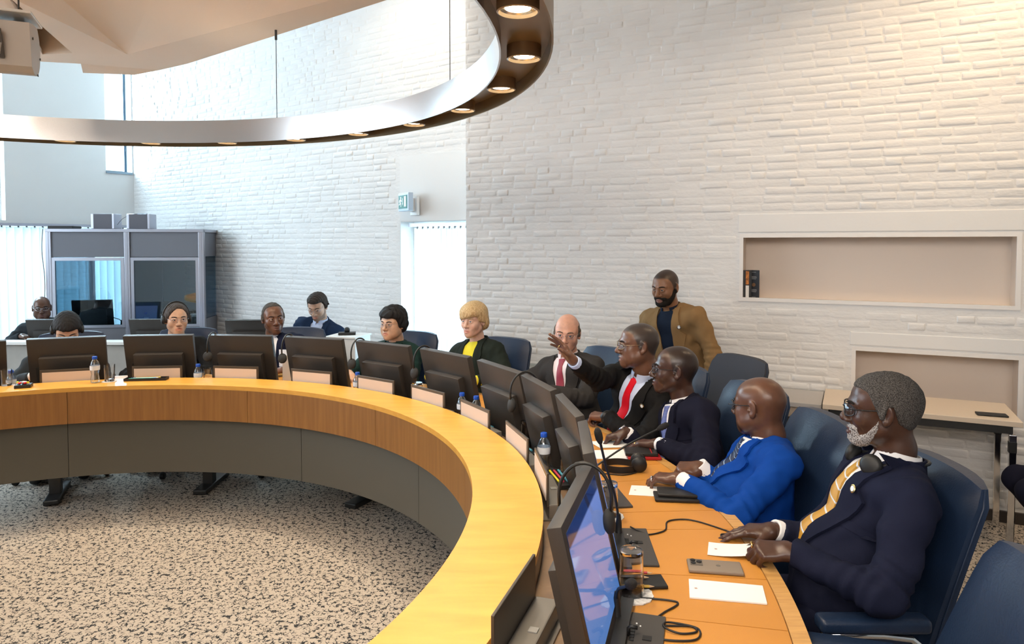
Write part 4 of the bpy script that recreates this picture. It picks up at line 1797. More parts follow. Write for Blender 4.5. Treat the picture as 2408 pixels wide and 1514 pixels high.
def stripe_material(name, base, stripe, period, width, slant, second=None, rough=0.45):
    """stripes from the patch coordinates (pa across, pc along)"""
    m = bpy.data.materials.new(name)
    m.use_nodes = True
    nt = m.node_tree
    b = nt.nodes['Principled BSDF']
    b.inputs['Roughness'].default_value = rough
    pa = nt.nodes.new('ShaderNodeAttribute')
    pa.attribute_name = 'pa'
    pc = nt.nodes.new('ShaderNodeAttribute')
    pc.attribute_name = 'pc'
    ma = nt.nodes.new('ShaderNodeMath')
    ma.operation = 'MULTIPLY_ADD'
    ma.inputs[1].default_value = slant
    nt.links.new(pa.outputs['Fac'], ma.inputs[0])
    nt.links.new(pc.outputs['Fac'], ma.inputs[2])
    dv = nt.nodes.new('ShaderNodeMath')
    dv.operation = 'DIVIDE'
    dv.inputs[1].default_value = period
    nt.links.new(ma.outputs[0], dv.inputs[0])
    fr = nt.nodes.new('ShaderNodeMath')
    fr.operation = 'FRACT'
    nt.links.new(dv.outputs[0], fr.inputs[0])
    rp = nt.nodes.new('ShaderNodeValToRGB')
    rp.color_ramp.interpolation = 'CONSTANT'
    e = rp.color_ramp.elements
    e[0].position = 0.0
    e[0].color = (*base, 1)
    e[1].position = 1 - width
    e[1].color = (*stripe, 1)
    if second:
        x = rp.color_ramp.elements.new(max(0.05, 1 - 2.2 * width))
        x.color = (*second, 1)
    nt.links.new(fr.outputs[0], rp.inputs['Fac'])
    nt.links.new(rp.outputs['Color'], b.inputs['Base Color'])
    return m


def head_volume(h, P):
    """head in its own frame: x right, y forward, z up, origin between the ears"""
    w = P.get('wide', 1.0)
    jw = P.get('jowl', 0.0)
    v = Vol((-0.125, -0.145, -0.26), (0.125, 0.15, 0.15), h)
    v.ell((0, -0.018, 0.028), (0.075 * w, 0.096, 0.088), 0)
    v.ell((0, 0.028, 0.030), (0.064 * w, 0.060, 0.064), 0.03)
    v.ell((0, 0.028, -0.036), (0.060 * w, 0.062, 0.074), 0.03)
    for s in (-1, 1):
        v.cap((s * (0.047 * w + jw * .3), 0.002, -0.058), (s * 0.016, 0.064, -0.099), 0.021 + jw, 0.018 + jw * 0.5, 0.03)
        v.ell((s * 0.042 * w, 0.054, -0.028), (0.025, 0.027, 0.028), 0.025)
        if jw > 0.003:
            v.ell((s * 0.042 * w, 0.040, -0.068), (0.024 + jw, 0.03, 0.028), 0.03)
    v.ell((0, 0.070, -0.102), (0.022, 0.021, 0.018), 0.02)
    v.ell((0, 0.076, -0.070), (0.031, 0.022, 0.027), 0.02)
    for s in (-1, 1):
        v.cap((s * 0.049 * w, 0.064, 0.020), (s * 0.013, 0.086, 0.020), 0.010, 0.011, 0.016)
        v.ell((s * 0.031, 0.103, 0.001), (0.019, 0.017, 0.0125), 0.014, sub=True)
    nw = P.get('nose', 1.0)
    v.cap((0, 0.086, 0.012), (0, 0.108, -0.028), 0.0085, 0.0115 * nw, 0.012)
    v.ell((0, 0.110, -0.034), (0.0125 * nw, 0.0125, 0.0105), 0.010)
    for s in (-1, 1):
        v.ell((s * 0.0135 * nw, 0.098, -0.038), (0.0095 * nw, 0.0115, 0.0085), 0.006)
        # lids
        for dz, rr, up in ((0.0092, 0.0034, 1), (-0.0085, 0.0028, -1)):
            pts = [(s * 0.0175, 0.0835, 0.0005), (s * 0.0245, 0.0900, dz * 0.85), (s * 0.0325, 0.0905, dz), (s * 0.0405, 0.0860, dz * 0.75), (s * 0.0465, 0.0785, 0.0)]
            for a, b in zip(pts[:-1], pts[1:]):
                v.cap(a, b, rr, rr, 0.004)
        v.ell((s * 0.031, 0.0760, 0.0), (0.0150, 0.0098, 0.0115), 0.005)
    lf = P.get('lips', 1.0)
    for s in (-1, 1):
        v.cap((s * 0.0235, 0.0835, -0.0705), (s * 0.005, 0.0965, -0.0655), 0.0042, 0.0062 * lf, 0.006)
        v.cap((s * 0.0215, 0.0835, -0.0735), (0, 0.0950, -0.0785), 0.0042, 0.0078 * lf, 0.006)
    op = P.get('mouth', 0.0)
    v.ell((0, 0.1045, -0.0715 - op * .3), (0.021, 0.014, 0.0018 + op), 0.003, sub=True)
    v.ell((0, 0.099, -0.0525), (0.004, 0.006, 0.006), 0.006, sub=True)
    # ears
    for s in (-1, 1):
        cth = math.radians(12)
        M = np.array([[math.cos(s * 0.35), -math.sin(s * 0.35), 0], [math.sin(s * 0.35), math.cos(s * 0.35), 0], [0, 0, 1]])
        x0 = s * (0.0765 * w + 0.002)
        v.ell((x0, -0.012, -0.002), (0.0075, 0.020, 0.032), 0.006, M=M)
        v.ell((x0 + s * 0.002, -0.008, -0.028), (0.0065, 0.010, 0.011), 0.008)
        v.ell((x0 + s * 0.008, -0.008, 0.001), (0.0055, 0.0115, 0.019), 0.005, M=M, sub=True)
        v.ell((x0 + s * 0.003, 0.004, -0.009), (0.004, 0.006, 0.008), 0.005)
    return v


def hl_interp(y, pts):
    ys = np.array([p[0] for p in pts])
    zs = np.array([p[1] for p in pts])
    o = np.argsort(ys)
    return np.interp(y, ys[o], zs[o])


HAIR = {
    'full': [(0.10, 0.070), (0.06, 0.070), (0.040, 0.058), (0.026, 0.028), (0.016, 0.004), (0.008, -0.020), (-0.004, -0.018), (-0.016, 0.022), (-0.03, 0.020), (-0.042, -0.03), (-0.07, -0.055), (-0.12, -0.06)],
    'recede': [(0.10, 0.094), (0.06, 0.096), (0.035, 0.085), (0.022, 0.050), (0.014, 0.010), (0.006, -0.018), (-0.004, -0.018), (-0.016, 0.022), (-0.03, 0.02), (-0.042, -0.03), (-0.07, -0.055), (-0.12, -0.06)],
    'bob': [(0.12, 0.028), (0.08, 0.030), (0.055, 0.022), (0.04, 0.004), (0.028, -0.008), (0.015, -0.012), (0.0, -0.012), (-0.02, -0.018), (-0.03, -0.05), (-0.06, -0.085), (-0.12, -0.085)],
    'crop': [(0.12, 0.052), (0.07, 0.052), (0.05, 0.040), (0.036, 0.010), (0.022, -0.018), (0.008, -0.030), (-0.012, -0.030), (-0.03, -0.05), (-0.06, -0.075), (-0.12, -0.08)],
    'parted': [(0.12, 0.096), (0.075, 0.094), (0.055, 0.065), (0.042, 0.008), (0.03, -0.01), (0.012, -0.03), (-0.012, -0.028), (-0.03, -0.045), (-0.06, -0.07), (-0.12, -0.075)],
}


def hair_region(X, Y, Z, style, rim=None):
    zl = hl_interp(Y[0, :, 0], HAIR[style])[None, :, None].astype(F32)
    d = zl - Z
    if style == 'full' or style == 'recede':
        d = d + 0.10 * np.maximum(np.abs(X) - 0.045, 0) * (Y > 0.03)
    if style == 'parted':
        d = d - 0.9 * np.maximum(np.abs(X + 0.012) - 0.02, 0) * (Y > 0.05)
    if style == 'bob':
        d = d - 0.25 * (X + 0.03) * (Y > 0.04)
    if rim is not None:
        # bald on top: keep hair only below a line
        d = np.maximum(d, Z - (rim + 0.25 * np.maximum(-Y, 0) + 0 * X))
    return d


def beard_region(X, Y, Z, low=0.0, back=-0.006):
    up = hl_interp(Y[0, :, 0], [(-0.02, 0.0), (0.0, 0.0), (0.012, -0.012), (0.03, -0.034), (0.05, -0.058), (0.066, -0.062), (0.078, -0.050), (0.12, -0.047)])[None, :, None].astype(F32)
    d = np.maximum(Z - up + low * (Y < 0.07), -0.122 - Z)
    d = np.maximum(d, back + 0.45 * np.maximum(-0.05 - Z, 0) - Y)
    lip = np.sqrt((X / 0.024) ** 2 + ((Z + 0.0725) / 0.012) ** 2) - 1.0
    d = np.maximum(d, -lip * 0.012 - 0 * Y)
    return d


def rot_from(f, u):
    """3x3 with columns x, y=f, z~u"""
    f = Vector(f).normalized()
    x = f.cross(Vector(u)).normalized()
    z = x.cross(f).normalized()
    return np.array([[x[0], f[0], z[0]], [x[1], f[1], z[1]], [x[2], f[2], z[2]]])


POSES = {
    'flat': ([(8, 12, 6), (8, 12, 6), (10, 14, 6), (12, 16, 8)], 0.12, (0.80, 0.62, -0.10), 12),
    'relaxed': ([(25, 32, 16), (28, 36, 18), (32, 40, 20), (34, 42, 20)], 0.05, (0.62, 0.72, -0.35), 20),
    'curl': ([(48, 62, 35), (52, 66, 38), (55, 68, 40), (56, 66, 40)], 0.03, (0.45, 0.78, -0.55), 30),
    'pinch': ([(42, 40, 20), (46, 52, 30), (52, 66, 36), (56, 68, 38)], 0.03, (0.30, 0.80, -0.60), 15),
    'raised': ([(6, 10, 5), (4, 8, 5), (8, 12, 6), (12, 16, 8)], 0.03, (0.50, 0.80, -0.35), 15),
}


def hand_mesh(side, pose, h, elbow_dir):
    """side +1 right, -1 left; fingers along +y, back of the hand +z; returns V, Q in the hand frame"""
    fl, spread, td, tb = POSES[pose]
    tx = -side
    v = Vol((-0.085, -0.14, -0.125), (0.085, 0.21, 0.06), h)
    fx = (0.027, 0.009, -0.010, -0.028)          # index .. pinky, on the thumb side first
    ky = (0.088, 0.092, 0.087, 0.078)
    for i in range(4):
        v.cap((tx * fx[i] * 0.55, 0.012, 0), (tx * fx[i], ky[i], 0.002), 0.0150, 0.0125, 0.012)
    v.ell((0, 0.048, -0.006), (0.036, 0.046, 0.014), 0.014)
    v.cap((tx * 0.016, 0.012, -0.008), (tx * 0.026, 0.045, -0.012), 0.016, 0.015, 0.014)
    ed = np.array(elbow_dir, float)
    v.cap((0, 0.010, 0), tuple(ed * 0.125), 0.0260, 0.034, 0.02, flat=((0, 0, 1), 0.86))
    L = ((0.043, 0.026, 0.022), (0.047, 0.029, 0.023), (0.043, 0.027, 0.022), (0.033, 0.020, 0.019))
    rad = ((0.0094, 0.0085, 0.0072), (0.0096, 0.0086, 0.0073), (0.0092, 0.0082, 0.0070), (0.0080, 0.0072, 0.0063))
    for i in range(4):
        p = np.array([tx * fx[i], ky[i], 0.002])
        yaw = tx * fx[i] / 0.028 * spread
        a = 0.0
        for j in range(3):
            a += math.radians(fl[i][j])
            d = np.array([math.sin(yaw) * math.cos(a), math.cos(yaw) * math.cos(a), -math.sin(a)])
            q = p + d * L[i][j]
            v.cap(p, q, rad[i][j] * (1.04 if j else 1.12), rad[i][min(j + 1, 2)], 0.0035 if j else 0.007)
            p = q
    p = np.array([tx * 0.022, 0.022, -0.008])
    d = np.array([tx * td[0], td[1], td[2]])
    d /= np.linalg.norm(d)
    for j, (ln, r0, r1) in enumerate(((0.042, 0.0150, 0.0112), (0.032, 0.0112, 0.0098), (0.025, 0.0098, 0.0078))):
        q = p + d * ln
        v.cap(p, q, r0, r1, 0.008 if j == 0 else 0.004)
        p = q
        # bend towards the fingers
        b = math.radians(tb)
        d = np.array([d[0] * math.cos(b) - tx * 0 , d[1], d[2]]) + np.array([-tx * math.sin(b) * 0.8, math.sin(b) * 0.5, -math.sin(b) * 0.25])
        d /= np.linalg.norm(d)
    return surface(v.D, v.lo, v.h)


def loft(rows, closed=False):
    """rows of equal length -> verts, quads"""
    m = len(rows[0])
    V = [p for r_ in rows for p in r_]
    F = []
    for i in range(len(rows) - 1):
        for j in range(m if closed else m - 1):
            k = (j + 1) % m
            F.append((i * m + j, i * m + k, (i + 1) * m + k, (i + 1) * m + j))
    return V, F


M_EYEW = mat('eye_white', (0.50, 0.46, 0.43), 0.3)
M_EYED = mat('dark_iris', (0.018, 0.010, 0.007), 0.12)
M_EYEB = mat('blue_grey_iris', (0.08, 0.13, 0.18), 0.12)
M_GFRAME = mat('black_spectacle_frame', (0.012, 0.012, 0.014), 0.25)
M_GMETAL = mat('metal_spectacle_frame', (0.45, 0.36, 0.24), 0.25, 1.0)
M_GSILVER = mat('silver_spectacle_frame', (0.65, 0.66, 0.68), 0.2, 1.0)
M_LENS = thin_glass('spectacle_lens', (0.95, 0.97, 1.0), 0.005)
M_SHOE = mat('black_shoe_leather', (0.012, 0.011, 0.011), 0.3)
M_GOLD = mat('gold', (0.80, 0.56, 0.22), 0.2, 1.0)
M_SILVER = mat('silver', (0.8, 0.8, 0.82), 0.2, 1.0)
EYE_CACHE = {}


def eye_mesh(iris):
    if iris.name in EYE_CACHE:
        return EYE_CACHE[iris.name]
    mb = MB()
    n, m = 14, 20
    r_ = 0.0122
    V = []
    for i in range(n + 1):
        th = PI * i / n
        for k in range(m):
            a = 2 * PI * k / m
            V.append((r_ * math.sin(th) * math.cos(a), r_ * math.cos(th), r_ * math.sin(th) * math.sin(a)))
    F = [(i * m + k, i * m + (k + 1) % m, (i + 1) * m + (k + 1) % m, (i + 1) * m + k) for i in range(n) for k in range(m)]
    mb.add(V, F)
    me = mb.mesh('eye', smooth=True)
    me.materials.append(M_EYEW)
    me.materials.append(iris)
    for p in me.polygons:
        c = p.center
        if c.y > r_ * math.cos(R(29)):
            p.material_index = 1
    EYE_CACHE[iris.name] = me
    return me


def person(name, label, pel, head, heading, P):
    """pel, head: world positions of pelvis and head centre; heading: torso direction (deg, world)"""
    th = R(heading - 90)
    root = thing('person', label, 'person', (pel[0], pel[1], 0), th, P.get('group', 'people in the room'))
    c, s = math.cos(-th), math.sin(-th)

    def loc(p):
        dx, dy = p[0] - pel[0], p[1] - pel[1]
        return np.array([dx * c - dy * s, dx * s + dy * c, p[2]])
    h_head = P.get('hres', 0.0045)
    sc = P.get('scale', 1.0)
    H = loc(head)
    P0 = np.array([0, 0, pel[2]])
    HY = R(P.get('face', heading) - heading)
    HP = R(P.get('pitch', 0))
    HR = R(P.get('roll', 0))
    MH = np.array(Matrix.Rotation(HY, 3, 'Z') @ Matrix.Rotation(-HP, 3, 'X') @ Matrix.Rotation(HR, 3, 'Y'))
    nb = H + MH @ np.array([0, -0.035, -0.06]) * sc + np.array([0, -0.012, -0.085]) * sc
    up = nb - P0
    TL = np.linalg.norm(up)
    up = up / TL
    rt = np.cross(np.array([0, 1.0, 0]), up)
    rt /= np.linalg.norm(rt)
    fw = np.cross(up, rt)
    k_ = TL / 0.50
    bw = P.get('build', 1.0)

    def T(a, b, cc):
        return P0 + rt * a + fw * b + up * (cc * k_)
    # ---------------- head
    hv = head_volume(h_head, P)
    nbl = MH.T @ (nb - H) / sc
    hv.cap((0, -0.030, -0.045), tuple(nbl * 0.75 + np.array([0, -0.02, -0.05]) * .25), 0.050 * P.get('neck', 1.0), 0.054 * P.get('neck', 1.0), 0.035)
    hv.cap(tuple(nbl * 0.75 + np.array([0, -0.02, -0.05]) * .25), tuple(nbl + MH.T @ (-up) * 0.05), 0.054 * P.get('neck', 1.0), 0.064, 0.02)
    V, Q = surface(hv.D, hv.lo, hv.h)
    vx, vy, vz = V[:, 0], V[:, 1], V[:, 2]
    lipm = np.clip(1.35 - np.sqrt((vx / 0.0225) ** 2 + ((vz + 0.0722) / 0.0105) ** 2), 0, 0.35) / 0.35 * (vy > 0.078)
    hairm = np.zeros(len(V))
    bvh_h = BVHTree.FromPolygons([tuple(p) for p in V], [tuple(q) for q in Q])
    X, Y, Z = hv.full()
    if P.get('shade'):
        st, rim, amt = P['shade']
        zl = hl_interp(vy, HAIR[st])
        d = vz - zl
        if rim is not None:
            d = np.minimum(d, (rim + 0.25 * np.maximum(-vy, 0)) - vz)
        hairm = np.maximum(hairm, np.clip(d / 0.012, 0, 1) * amt)
    if P.get('stubble'):
        up_ = hl_interp(vy, [(-0.02, 0.0), (0.0, 0.0), (0.012, -0.012), (0.03, -0.034), (0.05, -0.058), (0.066, -0.062), (0.078, -0.050), (0.12, -0.047)])
        d = np.minimum(up_ - vz, vz + 0.125)
        d = np.minimum(d, vy + 0.004)
        hairm = np.maximum(hairm, np.clip(d / 0.012, 0, 1) * P['stubble'] * (1 - lipm))
    parts_V, parts_Q, parts_h, parts_l = [V @ MH.T * sc + H], [Q], [hairm], [lipm]
    off = len(V)
    # ---------------- arms
    arms = {}
    SH = {}
    for sd, key in ((1, 'R'), (-1, 'L')):
        S = T(sd * 0.180 * bw, -0.005, 0.400)
        SH[sd] = S
        spec = P.get('hand' + key)
        if spec is None:
            W = T(sd * 0.13, 0.36, 0.12)
            W[2] = max(W[2], 0.80)
            fd = np.array([-sd * 0.75, 0.62, -0.12])
            un = np.array([0, 0.1, 1.0])
            pose = 'relaxed'
            pole = np.array([sd * 0.75, -0.2, -0.6])
        else:
            W = loc(spec['wrist']) if 'wrist' in spec else np.array(spec['lwrist'], float)
            def dirl(v):
                v = np.array(v, float)
                return np.array([v[0] * c - v[1] * s, v[0] * s + v[1] * c, v[2]])
            fd = dirl(spec['fingers'])
            un = dirl(spec.get('up', (0, 0, 1)))
            pose = spec.get('pose', 'relaxed')
            pole = dirl(spec['pole']) if 'pole' in spec else np.array([sd * 0.7, -0.3, -0.6])
        L1, L2 = 0.285 * sc, 0.265 * sc
        dv = W - S
        dist = np.linalg.norm(dv)
        if dist > (L1 + L2) * 0.985:
            q = dist / ((L1 + L2) * 0.985)
            L1, L2 = L1 * q, L2 * q
        e = dv / dist
        a_ = (L1 * L1 - L2 * L2 + dist * dist) / (2 * dist)
        hh = math.sqrt(max(1e-6, L1 * L1 - a_ * a_))
        pp = pole - e * (pole @ e)
        pp /= np.linalg.norm(pp)
        E = S + e * a_ + pp * hh
        arms[sd] = (S, E, W)
        fdir = (W - E) / np.linalg.norm(W - E)
        MHd = rot_from(fd, un)
        ed = MHd.T @ (-fdir)
        hv_, hq = hand_mesh(sd, pose, P.get('handres', 0.0045), ed)
        parts_V.append(hv_ @ MHd.T * (0.98 * sc) + W)
        parts_Q.append(hq + off)
        parts_h.append(np.zeros(len(hv_)))
        parts_l.append(np.zeros(len(hv_)))
        off += len(hv_)
        arms[(sd, 'M')] = MHd
    # ---------------- hidden body under the clothes, so that the figure is whole
    seated = P.get('seated', True)
    lo = np.minimum.reduce([P0, H] + [arms[q][i] for q in (1, -1) for i in range(3)]) - 0.35
    hi = np.maximum.reduce([P0, H] + [arms[q][i] for q in (1, -1) for i in range(3)]) + 0.35
    lo[2], hi[2] = -0.02, H[2]
    hi[1] = max(hi[1], 0.62)
    bv = Vol(lo, hi, 0.016)
    bv.ell(T(0, 0, 0.05), (0.14 * bw, 0.10, 0.12), 0.03)
    bv.ell(T(0, 0, 0.20), (0.125 * bw, 0.095, 0.14), 0.04)
    bv.ell(T(0, 0, 0.34), (0.135 * bw, 0.09, 0.14), 0.05)
    for sd in (1, -1):
        S, E, W = arms[sd]
        bv.cap(T(0, -0.02, 0.44), S, 0.05, 0.045, 0.03)
        bv.cap(S, E, 0.042, 0.036, 0.02)
        bv.cap(E, W, 0.034, 0.026, 0.015)
    bv.cap(T(0, -0.01, 0.40), nb, 0.06, 0.05, 0.03)
    if seated:
        legs = {}
        for sd in (1, -1):
            hip = P0 + np.array([sd * 0.09, 0.02, -0.02])
            kx = P.get('knee', (0.13, 0.41))
            kn = np.array([sd * kx[0], kx[1], 0.50])
            an_ = np.array([sd * (kx[0] + 0.01), kx[1] - 0.32, 0.10])
            legs[sd] = (hip, kn, an_)
    else:
        legs = {}
        for sd in (1, -1):
            hip = P0 + np.array([sd * 0.09, 0.0, -0.03])
            kn = np.array([sd * 0.10, 0.02, 0.45 * pel[2] / 0.9])
            an_ = np.array([sd * 0.105, -0.02, 0.09])
            legs[sd] = (hip, kn, an_)
    for sd in (1, -1):
        hip, kn, an_ = legs[sd]
        bv.cap(hip, kn, 0.07, 0.05, 0.02)
        bv.cap(kn, an_, 0.048, 0.034, 0.02)
    V2, Q2 = surface(bv.D, bv.lo, bv.h)
    parts_V.append(V2)
    parts_Q.append(Q2 + off)
    parts_h.append(np.zeros(len(V2)))
    parts_l.append(np.zeros(len(V2)))
    body = np_mesh('body', np.concatenate(parts_V), np.concatenate(parts_Q), P['skin'], root, {'m_hair': np.concatenate(parts_h), 'm_lip': np.concatenate(parts_l)})

    def hfix(V):
        return np.asarray(V) @ MH.T * sc + H
    # ---------------- hair and beard
    if P.get('hair'):
        st, t_, hm, rim = P['hair']
        base = hv.D.copy()
        if P.get('hairvol'):
            vv = Vol((-0.125, -0.145, -0.26), (0.125, 0.15, 0.15), hv.h)
            vv.D = hv.D.copy()
            for (cc, rr) in P['hairvol']:
                vv.ell(cc, rr, 0.02)
            base = vv.D
        reg = hair_region(X, Y, Z, st, rim)
        kk = 0.006 if t_ > 0.012 else 0.003
        tap = np.clip(-reg / P.get('taper', 0.022), 0, 1)
        A, B = base - t_ * (0.18 + 0.82 * tap * (2 - tap)), reg.astype(F32)
        hs = np.maximum(kk - np.abs(A - B), 0) / kk
        D = np.maximum(A, B) + hs * hs * kk * 0.25
        D = np.maximum(D, -0.14 - Z)
        tmp = Vol((-0.125, -0.145, -0.26), (0.125, 0.15, 0.15), hv.h)
        tmp.D = D.astype(F32)
        tmp.noise(P.get('hairnoise', 0.0015), P.get('hairlam', 0.018), 3)
        HV, HQ = surface(tmp.D, hv.lo, hv.h)
        np_mesh('hair', hfix(HV), HQ, hm, root)
    if P.get('beard'):
        t_, bm_ = P['beard']
        reg = beard_region(X, Y, Z, P.get('beardlow', 0.0), P.get('beardback', -0.006)).astype(F32)
        tap = np.clip(-reg / 0.016, 0, 1)
        D = np.maximum(hv.D - t_ * (0.12 + 0.88 * tap), reg)
        tmp = Vol((-0.125, -0.145, -0.26), (0.125, 0.15, 0.15), hv.h)
        tmp.D = D.astype(F32)
        tmp.noise(0.001, 0.012, 5)
        HV, HQ = surface(tmp.D, hv.lo, hv.h)
        np_mesh('beard', hfix(HV), HQ, bm_, root)
    # ---------------- eyes, brows
    gz = P.get('gaze', 0)
    for sd in (1, -1):
        e_ = bpy.data.objects.new('eye', eye_mesh(P.get('iris', M_EYED)))
        link(e_, root)
        pos = hfix(np.array([[sd * 0.0312, 0.0795, 0.0005]]))[0]
        e_.location = pos
        e_.rotation_euler = (Matrix(MH.tolist()) @ Matrix.Rotation(R(gz), 3, 'Z')).to_euler()
        e_.scale = (sc, sc, sc)
        pts = []
        for u in np.linspace(0, 1, 7):
            x = sd * (0.014 + 0.036 * u)
            z = 0.0205 + 0.006 * math.sin(u * 2.4) - 0.004 * u
            hit = bvh_h.ray_cast(Vector((x, 0.2, z)), Vector((0, -1, 0)))[0]
            if hit is not None:
                pts.append(tuple(hfix(np.array([[hit.x, hit.y + 0.0005, hit.z]]))[0]))
        if len(pts) > 2 and P.get('brow'):
            mb = MB()
            mb.tube(pts, [0.0022 + 0.0018 * math.sin(PI * min(1, (i + 0.6) / len(pts))) for i in range(len(pts))], 6)
            mb.build('eyebrow', P['brow'], root, smooth=True)
    # ---------------- glasses
    if P.get('glasses'):
        gm, gw, gh, gr = P['glasses']
        gl = None
        mb = MB()
        loops = []
        for sd in (1, -1):
            pts = []
            for k in range(20):
                a = 2 * PI * k / 20
                ca, sa = math.cos(a), math.sin(a)
                x = 0.033 + gw * math.copysign(abs(ca) ** 0.7, ca)
                z = -0.001 + gh * math.copysign(abs(sa) ** 0.7, sa)
                y = 0.1085 - 1.6 * max(0, x - 0.02) ** 2 / 0.08
                pts.append((sd * x, y, z))
            loops.append(pts)
            mb.tube(hfix(pts).tolist(), gr, 6, closed=True)
            tp = [(sd * (0.033 + gw), 0.1045, 0.005), (sd * 0.071, 0.092, 0.007), (sd * 0.0775, 0.04, 0.008), (sd * 0.080, 0.002, 0.010), (sd * 0.080, -0.022, -0.006)]
            mb.tube(hfix(tp).tolist(), gr * 0.95, 6)
        mb.tube(hfix([(-0.033 + gw, 0.1085, 0.003), (0, 0.1125, 0.006), (0.033 - gw, 0.1085, 0.003)]).tolist(), gr, 6)
        gl = mb.build('glasses', gm, root, smooth=True)
        for pts in loops:
            m2 = MB()
            m2.add(hfix(pts).tolist(), [tuple(range(len(pts)))])
            m2.build('lens', M_LENS, gl)
    # ---------------- headphones
    if P.get('phones'):
        where = P['phones']
        mb = MB()
        pts = []
        if where == 'head':
            for k in range(17):
                a = PI * k / 16
                pts.append((0.098 * math.cos(a), -0.012, 0.005 + 0.128 * math.sin(a)))
            cups = ((0.094, -0.008, -0.005), (-0.094, -0.008, -0.005))
            pf = hfix(pts)
            cf = hfix(cups)
            axis = [MH @ np.array([1.0, 0, 0]), MH @ np.array([1.0, 0, 0])]
        else:
            for k in range(17):
                a = PI * k / 16
                pts.append(T(0.086 * math.cos(a), 0.070 - 0.158 * math.sin(a), 0.462 + 0.052 * math.sin(a)))
            pf = np.array(pts)
            cf = np.array([T(0.078, 0.098, 0.452), T(-0.078, 0.098, 0.452)])
            axis = [rt * 0.75 + fw * 0.6, rt * 0.75 - fw * 0.6]
        mb.tube(pf.tolist(), 0.0058, 8)
        ph = mb.build('headphones', M_BLACK, root, smooth=True)
        for q, ax in zip(cf, axis):
            mb = MB()
            rr = Vector(ax).to_track_quat('Z', 'Y').to_matrix()
            mb.lathe([(0.0, -0.014), (0.020, -0.0135), (0.031, -0.009), (0.034, 0.0), (0.031, 0.009), (0.020, 0.0135), (0.0, 0.014)], 20, c=q, rot=rr)
            mb.build('ear_cup', M_BLACK, ph, smooth=True)
    # ---------------- jacket
    jk = P['jacket']
    jr = P.get('jres', 0.010)
    belly = P.get('belly', 0.0)
    lo2 = np.minimum.reduce([P0 - 0.05, H] + [arms[q][i] for q in (1, -1) for i in range(3)]) - 0.26
    hi2 = np.maximum.reduce([P0, nb] + [arms[q][i] for q in (1, -1) for i in range(3)]) + 0.26
    lo2[2] = P0[2] - (0.16 if seated else 0.22)
    jv = Vol(lo2, hi2, jr)
    MT = np.stack([rt, fw, up], 1)
    jv.ell(T(0, 0.0, 0.03), (0.178 * bw, 0.135 + belly * .8, 0.15), 0, M=MT)
    jv.ell(T(0, 0.012 + belly * 0.6, 0.16), (0.165 * bw, 0.122 + belly, 0.16), 0.06, M=MT)
    jv.ell(T(0, 0.004, 0.33), (0.172 * bw, 0.118, 0.175), 0.06, M=MT)
    for sd in (1, -1):
        jv.cap(T(sd * 0.04, -0.028, 0.462), T(sd * 0.165 * bw, -0.012, 0.420), 0.046, 0.055, 0.04)
        jv.cap(T(sd * 0.06, 0.03, 0.36), T(sd * 0.14 * bw, 0.02, 0.40), 0.075, 0.07, 0.05)
    seed_ = int(abs(pel[0] * 100)) % 50
    tv_ = Vol(lo2, hi2, jr)
    tv_.D = jv.D.copy()
    tv_.noise(P.get('fold', 0.0045), 0.11, seed_)
    tv_.noise(0.0024, 0.052, seed_ + 1)
    bV, bQ = surface(tv_.D, tv_.lo, tv_.h)
    for sd in (1, -1):
        S, E, W = arms[sd]
        jv.cap(S, E, 0.066, 0.054, 0.030, wr=(0.0055, 1.0, 0.32, sd))
        fd = (W - E) / np.linalg.norm(W - E)
        jv.cap(E, W + fd * 0.03, 0.055, 0.0385, 0.022, cut=(W - fd * 0.012 * sc, fd), wr=(0.0060, 0.05, 0.38, 2 + sd))
    jv.ell(tuple(nb + up * 0.055 + fw * 0.02), (0.066, 0.075, 0.075), 0.015, M=MT, sub=True)
    jv.noise(P.get('fold', 0.0045), 0.11, seed_)
    jv.noise(0.0024, 0.052, seed_ + 1)
    JV, JQ = surface(jv.D, jv.lo, jv.h)
    jo = np_mesh('jacket', JV, JQ, jk, root)
    bvh = BVHTree.FromPolygons([tuple(p) for p in bV], [tuple(q) for q in bQ])
    vfw = Vector(fw)

    def proj(a, cc, o_):
        og = Vector(T(a, 0.6, cc))
        hit, nrm, _, _ = bvh.ray_cast(og, -vfw)
        if hit is None or (Vector(T(a, 0, cc)) - hit).dot(vfw) > 0.02:
            hit = Vector(T(a, 0.085, cc))
            nrm = vfw
        if nrm.dot(vfw) < 0:
            nrm = -nrm
        return hit + (nrm + vfw).normalized() * o_

    def patch(nm, m, rows, o_, parent=jo, th=0.004, bulge=0.0):
        """rows: list of (c, a0, a1); projected on the front of the torso"""
        nc = 7
        fr, bk, A, Cc = [], [], [], []
        for (cc, a0, a1) in rows:
            f_, b_ = [], []
            for j in range(nc):
                u = j / (nc - 1)
                a = a0 + (a1 - a0) * u
                f_.append(proj(a, cc, o_ + bulge * (1 - (2 * u - 1) ** 2)))
                b_.append(proj(a, cc, o_ - th))
                A.append(u - 0.5)
                Cc.append(cc)
            fr.append(f_)
            bk.append(b_)
        V1, F1 = loft(fr)
        V2_, F2 = loft(bk)
        n1 = len(V1)
        F = F1 + [tuple(i + n1 for i in q[::-1]) for q in F2]
        nr = len(rows)
        ring = [(0, j) for j in range(nc)] + [(i, nc - 1) for i in range(1, nr)] + [(nr - 1, j) for j in range(nc - 2, -1, -1)] + [(i, 0) for i in range(nr - 2, 0, -1)]
        ids = [i * nc + j for i, j in ring]
        for x, y in zip(ids, ids[1:] + ids[:1]):
            F.append((x, n1 + x, n1 + y, y))
        mb = MB()
        mb.add(V1 + V2_, F)
        o = mb.build(nm, m, parent, smooth=True, auto=55)
        ata = o.data.attributes.new('pa', 'FLOAT', 'POINT')
